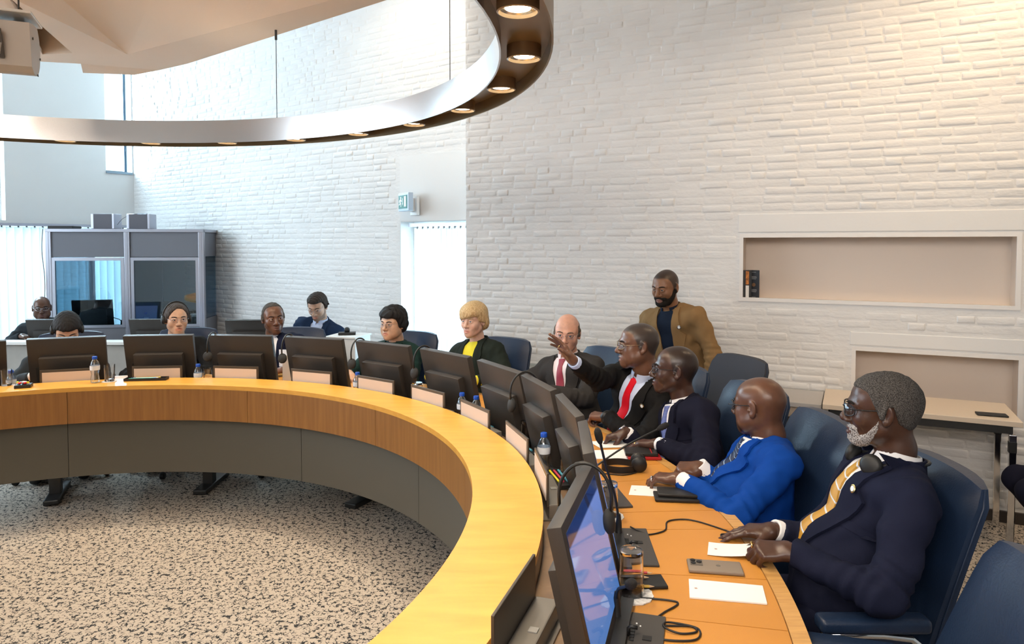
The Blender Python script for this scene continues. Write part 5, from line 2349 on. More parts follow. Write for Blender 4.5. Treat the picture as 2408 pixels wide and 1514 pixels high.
        atc = o.data.attributes.new('pc', 'FLOAT', 'POINT')
        for i in range(n1):
            ata.data[i].value = A[i] * 0.08
            atc.data[i].value = Cc[i]
            ata.data[n1 + i].value = A[i] * 0.08
            atc.data[n1 + i].value = Cc[i]
        return o
    apex = P.get('apex', 0.20)
    vtop = P.get('vtop', 0.064)
    topc = 0.484
    sh_rows = []
    N = 14
    for i in range(N + 1):
        u = i / N
        cc = topc + (apex - topc) * u
        w_ = vtop * (1 - u) ** 0.85 * min(1.0, 0.62 + u * 4) + P.get('vbot', 0.004)
        sh_rows.append((cc, -w_, w_))
    so = patch('shirt', P['shirt'], sh_rows, 0.004, th=0.012)
    if P.get('tie'):
        tr_ = []
        tb_ = P.get('tieend', apex - 0.002)
        for i in range(15):
            u = i / 14
            cc = 0.474 + (tb_ - 0.474) * u
            w_ = 0.0150 + 0.027 * u
            if u < 0.12:
                w_ = 0.0235 - 0.075 * u
            tr_.append((cc, -w_ + P.get('tieoff', 0) * u, w_ + P.get('tieoff', 0) * u))
        patch('tie', P['tie'], tr_, 0.0105, th=0.010, bulge=0.004)
    lap = P.get('lapel', jk)
    for sd in (1, -1):
        rows = []
        for i in range(N + 1):
            u = i / N
            cc = topc + 0.010 + (apex - 0.015 - topc) * u
            w_in = vtop * (1 - u) ** 0.85 + P.get('vbot', 0.004) - 0.006
            if u < 0.24:
                wd = 0.030 + 0.030 * u / 0.24
            elif u < 0.30:
                wd = 0.052
            else:
                wd = 0.074 * (1 - ((u - 0.30) / 0.70) ** 1.3) + 0.010
            wd *= P.get('lapw', 1.0)
            rows.append((cc, sd * w_in, sd * (w_in + wd)))
        patch('lapel', lap, rows, 0.0125, th=0.010)
    # collars

    def collar(nm, m, rx, ry, c_lo, c_hi, phi0, backrise, thick, tilt=0.0, front_drop=0.0, yoff=-0.012):
        rows = [[], [], [], []]
        M_ = 30
        for j in range(M_ + 1):
            ph = R(phi0) + (2 * PI - 2 * R(phi0)) * j / M_
            sb = 0.5 - 0.5 * math.cos(ph)          # 0 front .. 1 back
            clo = c_lo + backrise * 0.5 * sb - front_drop * max(0, 1 - sb / 0.22)
            chi = c_hi + backrise * sb
            for q, (rr, cc) in enumerate(((thick, clo), (thick * 0.75, chi), (0.0, chi), (0.0, clo))):
                fl_ = 0.024 * max(0, 1 - sb / 0.22) if (cc == clo and front_drop > 0) else 0.0
                x_ = math.sin(ph) * (rx + rr + (0.010 if cc == clo else 0)) * (1 + fl_ * 8)
                y_ = math.cos(ph) * (ry + rr + (0.012 if cc == clo else 0)) + yoff + fl_
                rows[q].append(T(x_, y_ + tilt * (cc - c_lo), cc))
        V_, F_ = loft(rows)
        m1 = M_ + 1
        F_ += [(3 * m1 + j, 3 * m1 + j + 1, j + 1, j) for j in range(M_)]
        F_ += [(0, m1, 2 * m1, 3 * m1), (M_, 4 * m1 - 1, 3 * m1 - 1, 2 * m1 - 1)]
        mb = MB()
        mb.add(V_, F_)
        return mb.build(nm, m, jo, smooth=True, auto=50)
    if P.get('collar', True):
        nk = P.get('neck', 1.0)
        collar('shirt_collar', P['shirt'], 0.059 * nk, 0.062 * nk, 0.452, 0.505, P.get('cgap', 10), 0.014, 0.006, 0.25, 0.020)
    collar('jacket_collar', lap, 0.072, 0.075, 0.430, 0.478, 58, 0.040, 0.009, 0.2, 0.0)
    # cuffs
    for sd in (1, -1):
        S, E, W = arms[sd]
        fd = (W - E) / np.linalg.norm(W - E)
        cl = P.get('cuff' + ('R' if sd == 1 else 'L'), 0.014)
        mb = MB()
        q = Vector(fd).to_track_quat('Z', 'Y').to_matrix()
        mb.lathe([(0.0365, -0.05), (0.0330, cl - 0.015), (0.0310, cl - 0.012), (0.0240, cl - 0.014), (0.016, -0.03)], 20, c=W, rot=q, cap=False)
        mb.build('cuff', P['shirt'], jo, smooth=True)
    # pin, pocket
    if P.get('pin'):
        a, cc, pm = P['pin']
        p0 = proj(a, cc, 0.016)
        p1 = proj(a, cc, 0.02)
        mb = MB()
        q = (p1 - p0).to_track_quat('Z', 'Y').to_matrix()
        mb.lathe([(0.0135, 0.0), (0.0135, 0.002), (0.010, 0.003), (0.0, 0.003)], 18, c=p0, rot=q)
        pn = mb.build('lapel_pin', pm, jo)
        mb = MB()
        mb.lathe([(0.0085, 0.0032), (0.0, 0.0036)], 14, c=p0, rot=q)
        mb.build('pin_face', M_WHITE, pn)
    if P.get('pocket'):
        a, cc = P['pocket']
        patch('breast_pocket', lap, [(cc + 0.012, a - 0.05, a + 0.05), (cc, a - 0.05, a + 0.05), (cc - 0.010, a - 0.05, a + 0.05)], 0.0035, th=0.004)
    # ---------------- trousers and shoes
    lo3 = np.minimum.reduce([legs[q][i] for q in (1, -1) for i in range(3)]) - 0.16
    hi3 = np.maximum.reduce([legs[q][i] for q in (1, -1) for i in range(3)]) + 0.16
    lo3[2] = 0.02
    tv = Vol(lo3, hi3, 0.013)
    tv.ell(tuple(P0 + np.array([0, 0.0, -0.02])), (0.17 * bw, 0.14, 0.10), 0)
    for sd in (1, -1):
        hip, kn, an_ = legs[sd]
        tv.cap(hip, kn, 0.092, 0.070, 0.03, wr=(0.003, 1.0, 0.3, sd))
        tv.cap(kn, an_ + np.array([0, 0, -0.03]), 0.068, 0.055, 0.025, cut=(an_ + np.array([0, 0, -0.035]), np.array([0, 0, -1.0])))
    tv.noise(0.003, 0.12, 9)
    TV, TQ = surface(tv.D, tv.lo, tv.h)
    np_mesh('trousers', TV, TQ, P.get('trousers', jk), root)
    for sd in (1, -1):
        an_ = legs[sd][2]
        v3 = Vol(an_ - np.array([0.08, 0.12, 0.12]), an_ + np.array([0.08, 0.26, 0.06]), 0.010)
        b_ = np.array([an_[0], an_[1], 0.0])
        v3.cap(b_ + np.array([0, -0.045, 0.045]), b_ + np.array([sd * 0.01, 0.15, 0.038]), 0.042, 0.040, 0.01, flat=((0, 0, 1), 0.85))
        v3.cap(b_ + np.array([0, -0.02, 0.05]), b_ + np.array([0, -0.01, 0.10]), 0.04, 0.042, 0.02)
        X3, Y3, Z3 = v3.full()
        v3.D = np.maximum(v3.D, (0.003 - Z3) + 0 * X3 + 0 * Y3).astype(F32)
        SV, SQ = surface(v3.D, v3.lo, v3.h)
        np_mesh('shoe', SV, SQ, M_SHOE, root)
    return {'root': root, 'arms': arms, 'T': T, 'loc': loc, 'proj': proj, 'jacket': jo}


# ------------------------------------------------------------------ materials of the people
SK_DARK = skin_material('deep_brown_skin', (0.070, 0.033, 0.021), lip=(0.10, 0.045, 0.035), rough=0.31)
SK_DARK2 = skin_material('dark_brown_skin', (0.125, 0.058, 0.034), lip=(0.15, 0.07, 0.055), rough=0.29)
SK_BROWN = skin_material('brown_skin', (0.24, 0.115, 0.06), hair=(0.012, 0.009, 0.008), lip=(0.24, 0.11, 0.085), rough=0.42)
SK_BROWN2 = skin_material('mid_brown_skin', (0.155, 0.072, 0.042), hair=(0.03, 0.028, 0.026), lip=(0.17, 0.08, 0.06), rough=0.33)
SK_PINK = skin_material('pink_fair_skin', (0.62, 0.34, 0.245), hair=(0.10, 0.065, 0.045), rough=0.4)
SK_FAIR = skin_material('fair_skin', (0.66, 0.42, 0.32), hair=(0.05, 0.035, 0.03), rough=0.45)
SK_TAN = skin_material('light_tan_skin', (0.58, 0.35, 0.225), hair=(0.03, 0.025, 0.022), rough=0.45)
SK_OLIVE = skin_material('olive_skin', (0.54, 0.33, 0.225), hair=(0.035, 0.025, 0.02), rough=0.45)
HM_GREYSHORT = hair_material('salt_and_pepper_hair', (0.022, 0.019, 0.018), (0.13, 0.12, 0.11), (120, 120, 120), 0.85, 0.4)
HM_GREYBEARD = hair_material('white_grey_beard', (0.07, 0.055, 0.05), (0.56, 0.53, 0.51), (85, 85, 85), 0.85, 0.5)
HM_BLACK = hair_material('black_hair', (0.010, 0.009, 0.009), (0.020, 0.018, 0.018), (70, 70, 9), 0.5, 0.5)
HM_BLACKBEARD = hair_material('black_beard', (0.010, 0.008, 0.007), (0.028, 0.022, 0.018), (150, 150, 150), 0.8, 0.9)
HM_BLONDE = hair_material('blonde_hair', (0.42, 0.27, 0.12), (0.74, 0.56, 0.32), (75, 75, 9), 0.5, 0.5)
HM_GREYBROWN = hair_material('grey_brown_hair', (0.035, 0.028, 0.025), (0.10, 0.083, 0.075), (75, 75, 9), 0.55, 0.5)
HM_DKBROWN = hair_material('dark_brown_hair', (0.018, 0.013, 0.010), (0.05, 0.035, 0.027), (75, 75, 12), 0.55, 0.5)
HM_RIM = hair_material('thin_brown_grey_hair', (0.06, 0.04, 0.03), (0.18, 0.14, 0.11), (60, 60, 40), 0.6, 0.5)
J_NAVY = cloth('navy_wool_suit', (0.0115, 0.0140, 0.033), 0.85)
J_DARKNAVY = cloth('midnight_navy_suit', (0.0085, 0.0090, 0.020), 0.85)
J_BLUE = cloth('bright_blue_suit', (0.004, 0.052, 0.30), 0.75)
J_BLACK = cloth('charcoal_black_suit', (0.0115, 0.011, 0.011), 0.8)
J_GREY = cloth('charcoal_grey_suit', (0.040, 0.038, 0.038), 0.8)
J_GREEN = cloth('dark_green_jacket', (0.012, 0.032, 0.028), 0.8)
J_GREEN2 = cloth('dark_green_black_jacket', (0.016, 0.022, 0.018), 0.8)
J_TAN = cloth('tan_brown_blazer', (0.24, 0.145, 0.065), 0.85)
J_BLUE2 = cloth('ink_blue_jacket', (0.012, 0.025, 0.060), 0.8)
J_DKGREY = cloth('dark_slate_jacket', (0.028, 0.032, 0.036), 0.8)
S_WHITE = cloth('white_shirt', (0.80, 0.79, 0.80), 0.7, 0.05, 0.02)
S_PALEBLUE = cloth('pale_blue_shirt', (0.52, 0.60, 0.80), 0.7, 0.05, 0.03)
S_PINKW = cloth('pinkish_white_shirt', (0.78, 0.72, 0.76), 0.7, 0.05, 0.02)
S_YELLOW = cloth('yellow_blouse', (0.68, 0.60, 0.04), 0.6, 0.05, 0.04)
S_NAVY = cloth('dark_navy_shirt', (0.010, 0.016, 0.032), 0.8, 0.1, 0.1)
S_BLACK = cloth('black_top', (0.012, 0.012, 0.013), 0.8)
S_SCARF = stripe_material('patterned_scarf', (0.02, 0.02, 0.02), (0.55, 0.30, 0.02), 0.028, 0.35, 0.9, (0.01, 0.18, 0.30))
TIE_YELLOW = stripe_material('mustard_tie_white_stripes', (0.50, 0.265, 0.030), (0.62, 0.66, 0.72), 0.040, 0.13, -0.28)
TIE_BLUEDOT = stripe_material('blue_woven_tie', (0.05, 0.075, 0.26), (0.20, 0.24, 0.50), 0.0075, 0.45, 0.0)
TIE_RED = cloth('red_tie', (0.62, 0.008, 0.020), 0.45, 0.2, 0.08)
TIE_MAROON = stripe_material('maroon_dotted_tie', (0.23, 0.010, 0.035), (0.34, 0.05, 0.08), 0.009, 0.4, 0.5)
TIE_STRIPE = stripe_material('navy_striped_tie', (0.012, 0.025, 0.075), (0.28, 0.42, 0.62), 0.026, 0.14, -0.5, (0.01, 0.012, 0.03))
TIE_NAVY = cloth('dark_navy_tie', (0.012, 0.02, 0.05), 0.5)
EOF_PEOPLE = True


def pel(k, z=0.54, dr=0.0):
    a, r_, tw, lab = CHAIRS[k]
    return polar(a, r_ + dr, z)

# ------------------------------------------------------------------ the cast
P1 = person('p1', 'man with grey beard in navy suit and mustard striped tie, headphones round his neck', pel('J', 0.54, -0.02), (3.285, -0.105, 1.195), 172, dict(
    face=153, pitch=2, skin=SK_DARK, beardlow=0.014, beardback=0.012, hair=('full', 0.006, HM_GREYSHORT, None), hairnoise=0.0006, beard=(0.0050, HM_GREYBEARD), brow=HM_BLACKBEARD, jacket=J_NAVY, shirt=S_WHITE, tie=TIE_YELLOW, tieend=0.10, apex=0.10, vtop=0.070,
    glasses=(M_GFRAME, 0.026, 0.019, 0.0022), phones='neck', hres=0.0034, handres=0.0030, jres=0.008, pin=(-0.098, 0.375, M_GOLD), pocket=(-0.115, 0.275), belly=0.03, build=1.04, nose=1.2, lips=1.25,
    handL=dict(wrist=(2.935, -0.262, 0.805), fingers=(-0.92, 0.30, -0.12), up=(0.05, -0.35, 0.9), pose='pinch', pole=(0.3, -0.8, -0.5)),
    handR=dict(wrist=(2.955, -0.085, 0.795), fingers=(-0.92, 0.30, -0.16), up=(0, 0, 1), pose='flat', pole=(0.9, 0.25, -0.5)), cuffL=0.0, cuffR=0.016))
P2 = person('p2', 'bald man in bright blue suit and dark glasses turning his head away', pel('I'), (3.125, 0.548, 1.055), 176, dict(
    face=134, pitch=4, skin=SK_DARK2, jacket=J_BLUE, shirt=S_WHITE, tie=TIE_STRIPE, tieend=0.24, apex=0.16, vtop=0.068, brow=HM_BLACKBEARD, stubble=0.15,
    glasses=(M_GFRAME, 0.026, 0.018, 0.0020), hres=0.0038, handres=0.0032, belly=0.05, build=1.06, wide=1.03, jowl=0.006, neck=1.15, nose=1.2, lips=1.2,
    handL=dict(wrist=(2.760, 0.395, 0.800), fingers=(-0.85, 0.50, -0.12), up=(0, 0, 1), pose='relaxed', pole=(0.4, -0.85, -0.4)),
    handR=dict(wrist=(2.885, 0.535, 0.800), fingers=(-0.95, 0.10, -0.10), up=(0.1, -0.25, 0.9), pose='curl', pole=(0.9, 0.25, -0.5)), cuffR=0.028, cuffL=0.008))
P3 = person('p3', 'man in dark navy suit and blue tie writing with a pen, in profile', pel('H'), (2.905, 1.10, 1.105), 190, dict(
    face=168, pitch=-2, skin=SK_DARK, shade=('recede', None, 0.75), jacket=J_DARKNAVY, shirt=S_WHITE, tie=TIE_BLUEDOT, apex=0.12, vtop=0.064, brow=HM_BLACKBEARD,
    glasses=(M_GFRAME, 0.023, 0.016, 0.0014), hres=0.004, handres=0.0034, nose=1.25, lips=1.25, belly=0.02, pocket=(-0.11, 0.30), cuffR=0.012,
    handL=dict(wrist=(2.775, 0.868, 0.800), fingers=(-0.78, 0.62, -0.14), up=(0, 0, 1), pose='flat', pole=(0.4, -0.85, -0.3)),
    handR=dict(wrist=(2.660, 1.055, 0.805), fingers=(-0.93, 0.10, -0.32), up=(-0.1, 0.25, 0.95), pose='pinch', pole=(0.9, 0.45, -0.4))))
P4 = person('p4', 'man in black suit and bright red tie raising his open hand', pel('G'), (2.775, 1.385, 1.185), 212, dict(
    face=180, pitch=0, skin=SK_BROWN2, shade=('full', None, 0.85), jacket=J_BLACK, shirt=S_PALEBLUE, tie=TIE_RED, apex=0.12, vtop=0.076, brow=HM_BLACKBEARD, mouth=0.005,
    glasses=(M_GMETAL, 0.024, 0.017, 0.0013), hres=0.004, handres=0.0034, nose=1.2, lips=1.2, belly=0.05, build=1.08, wide=1.05, jowl=0.006, neck=1.12, pin=(-0.115, 0.385, M_GOLD), pocket=(-0.125, 0.27),
    handL=dict(wrist=(2.600, 1.322, 0.810), fingers=(-0.75, 0.62, -0.05), up=(0, -0.2, 0.95), pose='curl', pole=(0.5, -0.8, -0.3)),
    handR=dict(wrist=(2.415, 1.165, 1.130), fingers=(-0.62, 0.10, 0.76), up=(0.72, 0.45, 0.52), pose='raised', pole=(0.2, 0.2, -0.9)), cuffR=0.022))
P5 = person('p5', 'balding man in charcoal suit with rimless glasses and maroon tie', pel('F'), (2.452, 2.098, 1.158), 232, dict(
    face=258, pitch=6, skin=SK_PINK, hair=('full', 0.003, HM_RIM, 0.055), jacket=J_GREY, shirt=S_PINKW, tie=TIE_MAROON, apex=0.12, vtop=0.068, brow=HM_RIM, iris=M_EYEB, roll=-4,
    glasses=(M_GSILVER, 0.022, 0.015, 0.0009), gaze=4, belly=0.02,
    handL=dict(wrist=(2.30, 1.72, 0.86), fingers=(-0.5, 0.6, 0.0), pose='curl'), handR=dict(wrist=(2.02, 1.98, 0.84), fingers=(0.5, -0.5, 0.0), pose='curl')))
P6 = person('p6', 'blonde woman in dark jacket over a yellow blouse', pel('E'), (1.832, 2.548, 1.190), 236, dict(
    hairnoise=0.0008, face=240, pitch=2, skin=SK_FAIR, hair=('bob', 0.012, HM_BLONDE, None), hairvol=[((0, -0.012, 0.052), (0.084, 0.104, 0.080)), ((0, 0.045, 0.062), (0.066, 0.058, 0.050)), ((0.05, -0.045, -0.02), (0.036, 0.045, 0.05)), ((-0.05, -0.045, -0.02), (0.036, 0.045, 0.05))],
    jacket=J_GREEN2, shirt=S_YELLOW, apex=0.08, vtop=0.060, collar=False, brow=HM_BLONDE, iris=M_EYEB, build=0.9, scale=0.95, neck=0.9, lips=0.9, nose=0.9,
    handL=dict(wrist=(1.86, 2.16, 0.84), fingers=(-0.7, 0.3, 0.1), pose='relaxed'), handR=dict(wrist=(1.55, 2.30, 0.84), fingers=(0.8, -0.3, 0.05), pose='relaxed')))
P7 = person('p7', 'woman with short black hair, glasses and patterned scarf in green jacket', pel('D'), (1.205, 2.898, 1.125), 242, dict(
    face=242, pitch=0, skin=SK_TAN, hair=('crop', 0.012, HM_BLACK, None), hairvol=[((0, -0.015, 0.050), (0.088, 0.106, 0.088)), ((0, 0.04, 0.066), (0.066, 0.058, 0.046)), ((0, -0.06, -0.01), (0.075, 0.055, 0.07))], hairnoise=0.004, hairlam=0.03,
    jacket=J_GREEN, shirt=S_SCARF, apex=0.16, vtop=0.06, collar=True, cgap=34, brow=HM_BLACK, build=0.92, scale=0.96, wide=1.05, jowl=0.004, glasses=(M_GSILVER, 0.022, 0.015, 0.0009), lips=0.85))
P8 = person('p8', 'man in navy suit and dark tie glancing sideways', pel('C'), (0.236, 3.098, 1.148), 272, dict(
    face=301, pitch=2, skin=SK_BROWN2, hair=('recede', 0.004, HM_GREYSHORT, None), stubble=0.15, jacket=J_NAVY, shirt=S_WHITE, tie=TIE_NAVY, brow=HM_BLACKBEARD, gaze=16, nose=1.15, lips=1.15, roll=4))
P9 = person('p9', 'grey haired man in dark suit wearing headphones and thin glasses', pel('B'), (-0.520, 3.098, 1.142), 280, dict(
    face=306, pitch=2, skin=SK_TAN, hair=('parted', 0.011, HM_GREYBROWN, None), jacket=J_BLACK, shirt=S_WHITE, tie=TIE_NAVY, brow=HM_BLACK, phones='head', glasses=(M_GSILVER, 0.023, 0.015, 0.0009), lips=0.85, gaze=6))
P10 = person('p10', 'person with black hair and headphones bowing the head behind a monitor', pel('A'), (-1.215, 2.848, 1.085), 292, dict(
    face=302, pitch=32, skin=SK_TAN, hair=('crop', 0.008, HM_BLACK, None), hairvol=[((0, -0.012, 0.046), (0.080, 0.102, 0.084))], jacket=J_DKGREY, shirt=S_WHITE, brow=HM_BLACK, phones='head', glasses=(M_GFRAME, 0.023, 0.016, 0.0012)))
P11 = person('p11', 'bald man in dark jacket and glasses at the far left beside the booth', (-2.85, 5.06, 0.50), (-2.85, 4.98, 1.055), 290, dict(
    face=304, pitch=4, skin=SK_DARK2, jacket=J_DKGREY, shirt=S_BLACK, apex=0.3, brow=HM_BLACKBEARD, glasses=(M_GSILVER, 0.024, 0.017, 0.0012), wide=1.02, build=1.05, jowl=0.005))
P12 = person('p12', 'young man with brown hair and glasses looking down in the second row', (0.20, 4.32, 0.52), (0.285, 4.16, 1.145), 262, dict(
    face=262, pitch=24, skin=SK_OLIVE, hair=('full', 0.013, HM_DKBROWN, None), hairvol=[((0, 0.02, 0.075), (0.06, 0.07, 0.045))], stubble=0.55, jacket=J_BLUE2, shirt=S_PALEBLUE, apex=0.05, vtop=0.064, brow=HM_DKBROWN, glasses=(M_GSILVER, 0.024, 0.016, 0.0012),
    handL=dict(lwrist=(-0.10, 0.34, 0.75), fingers=(0.2, -0.9, 0.0)), handR=dict(lwrist=(0.10, 0.34, 0.75), fingers=(-0.2, -0.9, 0.0))))
P13 = person('p13', 'standing bearded man in tan blazer and dark shirt', (3.30, 2.50, 0.84), (3.150, 2.425, 1.430), 228, dict(
    seated=False, face=224, pitch=12, skin=SK_BROWN, shade=('full', None, 0.88), beard=(0.0065, HM_BLACKBEARD), jacket=J_TAN, shirt=S_NAVY, apex=-0.02, vtop=0.045, vbot=0.022, brow=HM_BLACKBEARD, build=1.06, cgap=24, pin=(0.0, 0.0, M_SILVER) if False else (-0.105, 0.375, M_SILVER), trousers=J_NAVY,
    handL=dict(lwrist=(-0.23, 0.16, 0.72), fingers=(0.1, -0.5, -0.8)), handR=dict(lwrist=(0.20, 0.25, 0.74), fingers=(-0.5, -0.6, -0.5))))
P14 = person('p14', 'person in dark trousers cut off by the right edge of the picture', (5.14, 1.0, 0.54), (5.20, 0.98, 1.19), 160, dict(
    face=165, skin=SK_OLIVE, hair=('full', 0.008, HM_BLACK, None), jacket=J_DARKNAVY, shirt=S_WHITE, tie=TIE_NAVY, brow=HM_BLACK, knee=(0.10, 0.47), handL=dict(lwrist=(-0.12, 0.16, 0.68), fingers=(-0.8, 0, 0)), handR=dict(lwrist=(0.12, 0.16, 0.68), fingers=(-0.8, 0, 0))))

# ------------------------------------------------------------------ bottles, glasses and other small things


def make_bottle(hh=0.172):
    """origin at the bottom"""
    root = thing('water_bottle', '', 'bottle')
    s = hh / 0.172
    prof = [(0.0, 0.004), (0.018, 0.0), (0.025, 0.004), (0.0265, 0.012), (0.0255, 0.030), (0.0215, 0.052), (0.0215, 0.060), (0.026, 0.080), (0.0275, 0.095), (0.0272, 0.112), (0.024, 0.128), (0.016, 0.142), (0.0125, 0.147), (0.0125, 0.152)]
    MB().lathe([(r_, z * s) for r_, z in prof], 24).build('bottle_body', M_PET, root, smooth=True)
    MB().lathe([(0.0275, 0.082 * s), (0.0284, 0.095 * s), (0.0281, 0.110 * s)], 24, cap=False).build('paper_band', mat('bottle_label', (0.72, 0.76, 0.82), 0.5), root, smooth=True)
    MB().lathe([(0.0135, 0.150 * s), (0.0145, 0.151 * s), (0.0145, 0.164 * s), (0.013, 0.168 * s), (0.0, 0.168 * s)], 18).build('cap', M_BLUE, root, smooth=True, auto=40)
    return root


bt0 = make_bottle()
BOT = [((-1.052, 2.035, 0.7622), 'blue capped water bottle near the left edge behind a glass'),
       ((-0.523, 2.035, 0.8502), 'blue capped water bottle standing on the ledge by the second monitor'),
       ((0.023, 2.262, 0.7622), 'blue capped water bottle between the third and fourth monitors'),
       ((1.145, 1.965, 0.7622), 'blue capped water bottle left of the green jacketed woman, front one'),
       ((1.22, 2.035, 0.7622), 'blue capped water bottle left of the green jacketed woman, rear one'),
       ((1.835, 1.372, 0.7622), 'left water bottle of the pair below the blonde woman'),
       ((1.915, 1.292, 0.7622), 'right water bottle of the pair below the blonde woman'),
       ((2.236, 0.585, 0.7622), 'single near water bottle behind a name plate, before dark suited men')]
for i, (p, lab) in enumerate(BOT):
    o = bt0 if i == 0 else copy_tree(bt0)
    o.location = p
    o.rotation_euler = (0, 0, random.uniform(0, 6))
    tag(o, lab, 'bottle', 'small water bottles on the desk')
o = copy_tree(bt0)
in_booth(o, 1.02, 0.14, 0.752)
tag(o, 'small water bottle behind the right booth window', 'bottle')
o = copy_tree(bt0)
o.location = (-2.98, 4.50, 0.6462)
tag(o, 'blue capped bottle in front of the bald man at far left', 'bottle')


def glass(label, loc, up=False, hh=0.115, r0=0.030, r1=0.034):
    """tumbler; up=True means turned upside down"""
    t = 0.0022
    prof = [(0.0, 0.0), (r0, 0.0), (r0 + .0005, 0.004), (r1, hh), (r1 - t, hh), (r0 - t + .0005, 0.012), (0.0, 0.010)]
    if up:
        prof = [(r, hh - z) for r, z in prof][::-1]
    o = MB().lathe(prof, 28).build('drinking_glass', M_GLASS, None, smooth=True, auto=35)
    o.location = loc
    return tag(o, label, 'glass', 'drinking glasses on the desk')


glass('upturned drinking glass standing on white paper near the lit screen', (2.433, -0.412, ZT + 0.0045), True, 0.122, 0.031, 0.036)
glass('upturned drinking glass behind the lit screen with yellow marker inside view', (2.447, 0.140, ZT + 0.0045), True, 0.118, 0.031, 0.035)
glass('drinking glass beside the bottle on the ledge, second monitor', (-0.455, 2.075, 0.8542), False, 0.105, 0.028, 0.032)
glass('drinking glass before the bottle near the left edge', (-1.02, 1.95, 0.8502), False, 0.10, 0.028, 0.032)
glass('drinking glass right of the third monitor bottle', (0.085, 2.275, 0.7622), False, 0.135, 0.028, 0.032)
glass('upturned glass between two monitors before the blonde woman', (1.545, 1.735, 0.7622), True, 0.150, 0.031, 0.035)
glass('drinking glass right of the bottle pair monitor', (2.175, 0.965, 0.7622), True, 0.12, 0.031, 0.035)
glass('upturned glass behind the single near water bottle', (2.335, 0.515, 0.7662), True, 0.12, 0.031, 0.035)


def coaster(label, loc, r=0.05):
    n = 26
    P_ = [(math.cos(2 * PI * k / n) * r * (1 + 0.05 * (k % 2)), math.sin(2 * PI * k / n) * r * (1 + 0.05 * (k % 2))) for k in range(n)]
    o = MB().prism(P_, 0, 0.0032).build('paper_coaster', mat('embossed_white_paper', (0.84, 0.83, 0.81), 0.7, bump=0.8, bscale=90))
    o.location = loc
    return tag(o, label, 'coaster', 'paper coasters under glasses')


coaster('white paper coaster under the near upturned glass', (2.433, -0.416, ZT + 0.0008), 0.058)
coaster('white paper coaster under the glass behind the lit screen', (2.447, 0.136, ZT + 0.0008), 0.052)
coaster('white paper coaster on the ledge under a glass', (-0.455, 2.072, 0.8506), 0.042)
coaster('white paper coaster behind the single near water bottle', (2.335, 0.515, 0.7624), 0.05)


def sheet(label, corners, z, th=0.0006, logo=None, name='paper_sheet', curl=None):
    n = 8
    c00, c10, c11, c01 = [Vector((p[0], p[1], 0)) for p in corners]
    V = []
    for q in (0, 1):
        for i in range(n + 1):
            u = i / n
            for j in (0, 1):
                p = (c00.lerp(c10, u)).lerp(c01.lerp(c11, u), j)
                zz = z + (curl(u, j) if curl else 0) + (th if q == 0 else 0)
                V.append((p.x, p.y, zz))
    m = 2 * (n + 1)
    F = [(2 * i, 2 * i + 2, 2 * i + 3, 2 * i + 1) for i in range(n)] + [(m + 2 * i + 1, m + 2 * i + 3, m + 2 * i + 2, m + 2 * i) for i in range(n)]
    F += [(2 * i, m + 2 * i, m + 2 * i + 2, 2 * i + 2) for i in range(n)] + [(2 * i + 1, 2 * i + 3, m + 2 * i + 3, m + 2 * i + 1) for i in range(n)]
    F += [(0, 1, m + 1, m), (2 * n, m + 2 * n, m + 2 * n + 1, 2 * n + 1)]
    mb = MB().add(V, F)
    root = thing(name, label, 'paper', group='sheets of paper on the desk')
    mb.build('page', M_PAPER, root)
    if logo:
        u, v = logo
        p = (c00.lerp(c10, u)).lerp(c01.lerp(c11, u), v)
        L = MB()
        for k in range(3):
            a = k * PI / 3
            L.box((p.x, p.y, z + (curl(u, v) if curl else 0) + th + 0.0004), (0.010, 0.0016, 0.0004), rot=Matrix.Rotation(a, 3, 'Z'))
        L.build('printed_emblem', mat('faint_red_print', (0.50, 0.32, 0.28), 0.7), root)
    return root


sheet('blank white pad lying near the front edge of the worktop', [(2.613, -0.332), (2.812, -0.372), (2.789, -0.470), (2.589, -0.436)], ZT + 0.0006, 0.004, (0.09, 0.5))
sheet('white sheet held by the man with grey beard', [(2.742, -0.080), (2.93, -0.150), (2.90, -0.230), (2.712, -0.172)], ZT + 0.002, 0.0012, (0.12, 0.5), curl=lambda u, j: 0.035 * u * u)
sheet('white sheet under the hand of the man in blue suit', [(2.583, 0.456), (2.745, 0.435), (2.716, 0.324), (2.554, 0.351)], ZT + 0.0006, 0.001, (0.12, 0.5))
sheet('white sheet beneath the pen hand of the writing man', [(2.480, 1.075), (2.72, 1.10), (2.76, 0.99), (2.52, 0.965)], ZT + 0.0020, 0.001)
sheet('larger white sheet nearer to the black notebook', [(2.475, 0.93), (2.70, 0.955), (2.665, 0.80), (2.455, 0.80)], ZT + 0.0006, 0.001)

# smartphone with camera bump on the worktop
t = thing('smartphone', 'taupe smartphone lying face down next to the blank pad', 'phone', (2.708, -0.264, ZT + 0.0005), R(-9))
mb = MB()
soft_box(mb, (0, 0, 0.006), (0.158, 0.076, 0.011), 0.004)
mb.build('body', mat('taupe_case', (0.25, 0.20, 0.155), 0.45), t, smooth=True, auto=50)
mb = MB()
soft_box(mb, (-0.053, 0.012, 0.012), (0.036, 0.040, 0.003), 0.0012)
cm = mb.build('camera_plate', mat('dark_taupe_plate', (0.13, 0.11, 0.09), 0.35), t, smooth=True, auto=50)
for (x, y) in ((-0.062, 0.021), (-0.062, 0.003), (-0.045, 0.012)):
    MB().lathe([(0.0075, 0.0125), (0.0075, 0.0155), (0.005, 0.0158), (0.0, 0.0150)], 16, c=(x, y, 0)).build('camera_lens', M_BLACK, cm, smooth=True, auto=40)
MB().lathe([(0.007, 0.0117), (0.006, 0.012), (0.0, 0.012)], 16, c=(0.01, 0.0, 0)).build('round_emblem', mat('dark_taupe_plate', (0.13, 0.11, 0.09), 0.35), t)


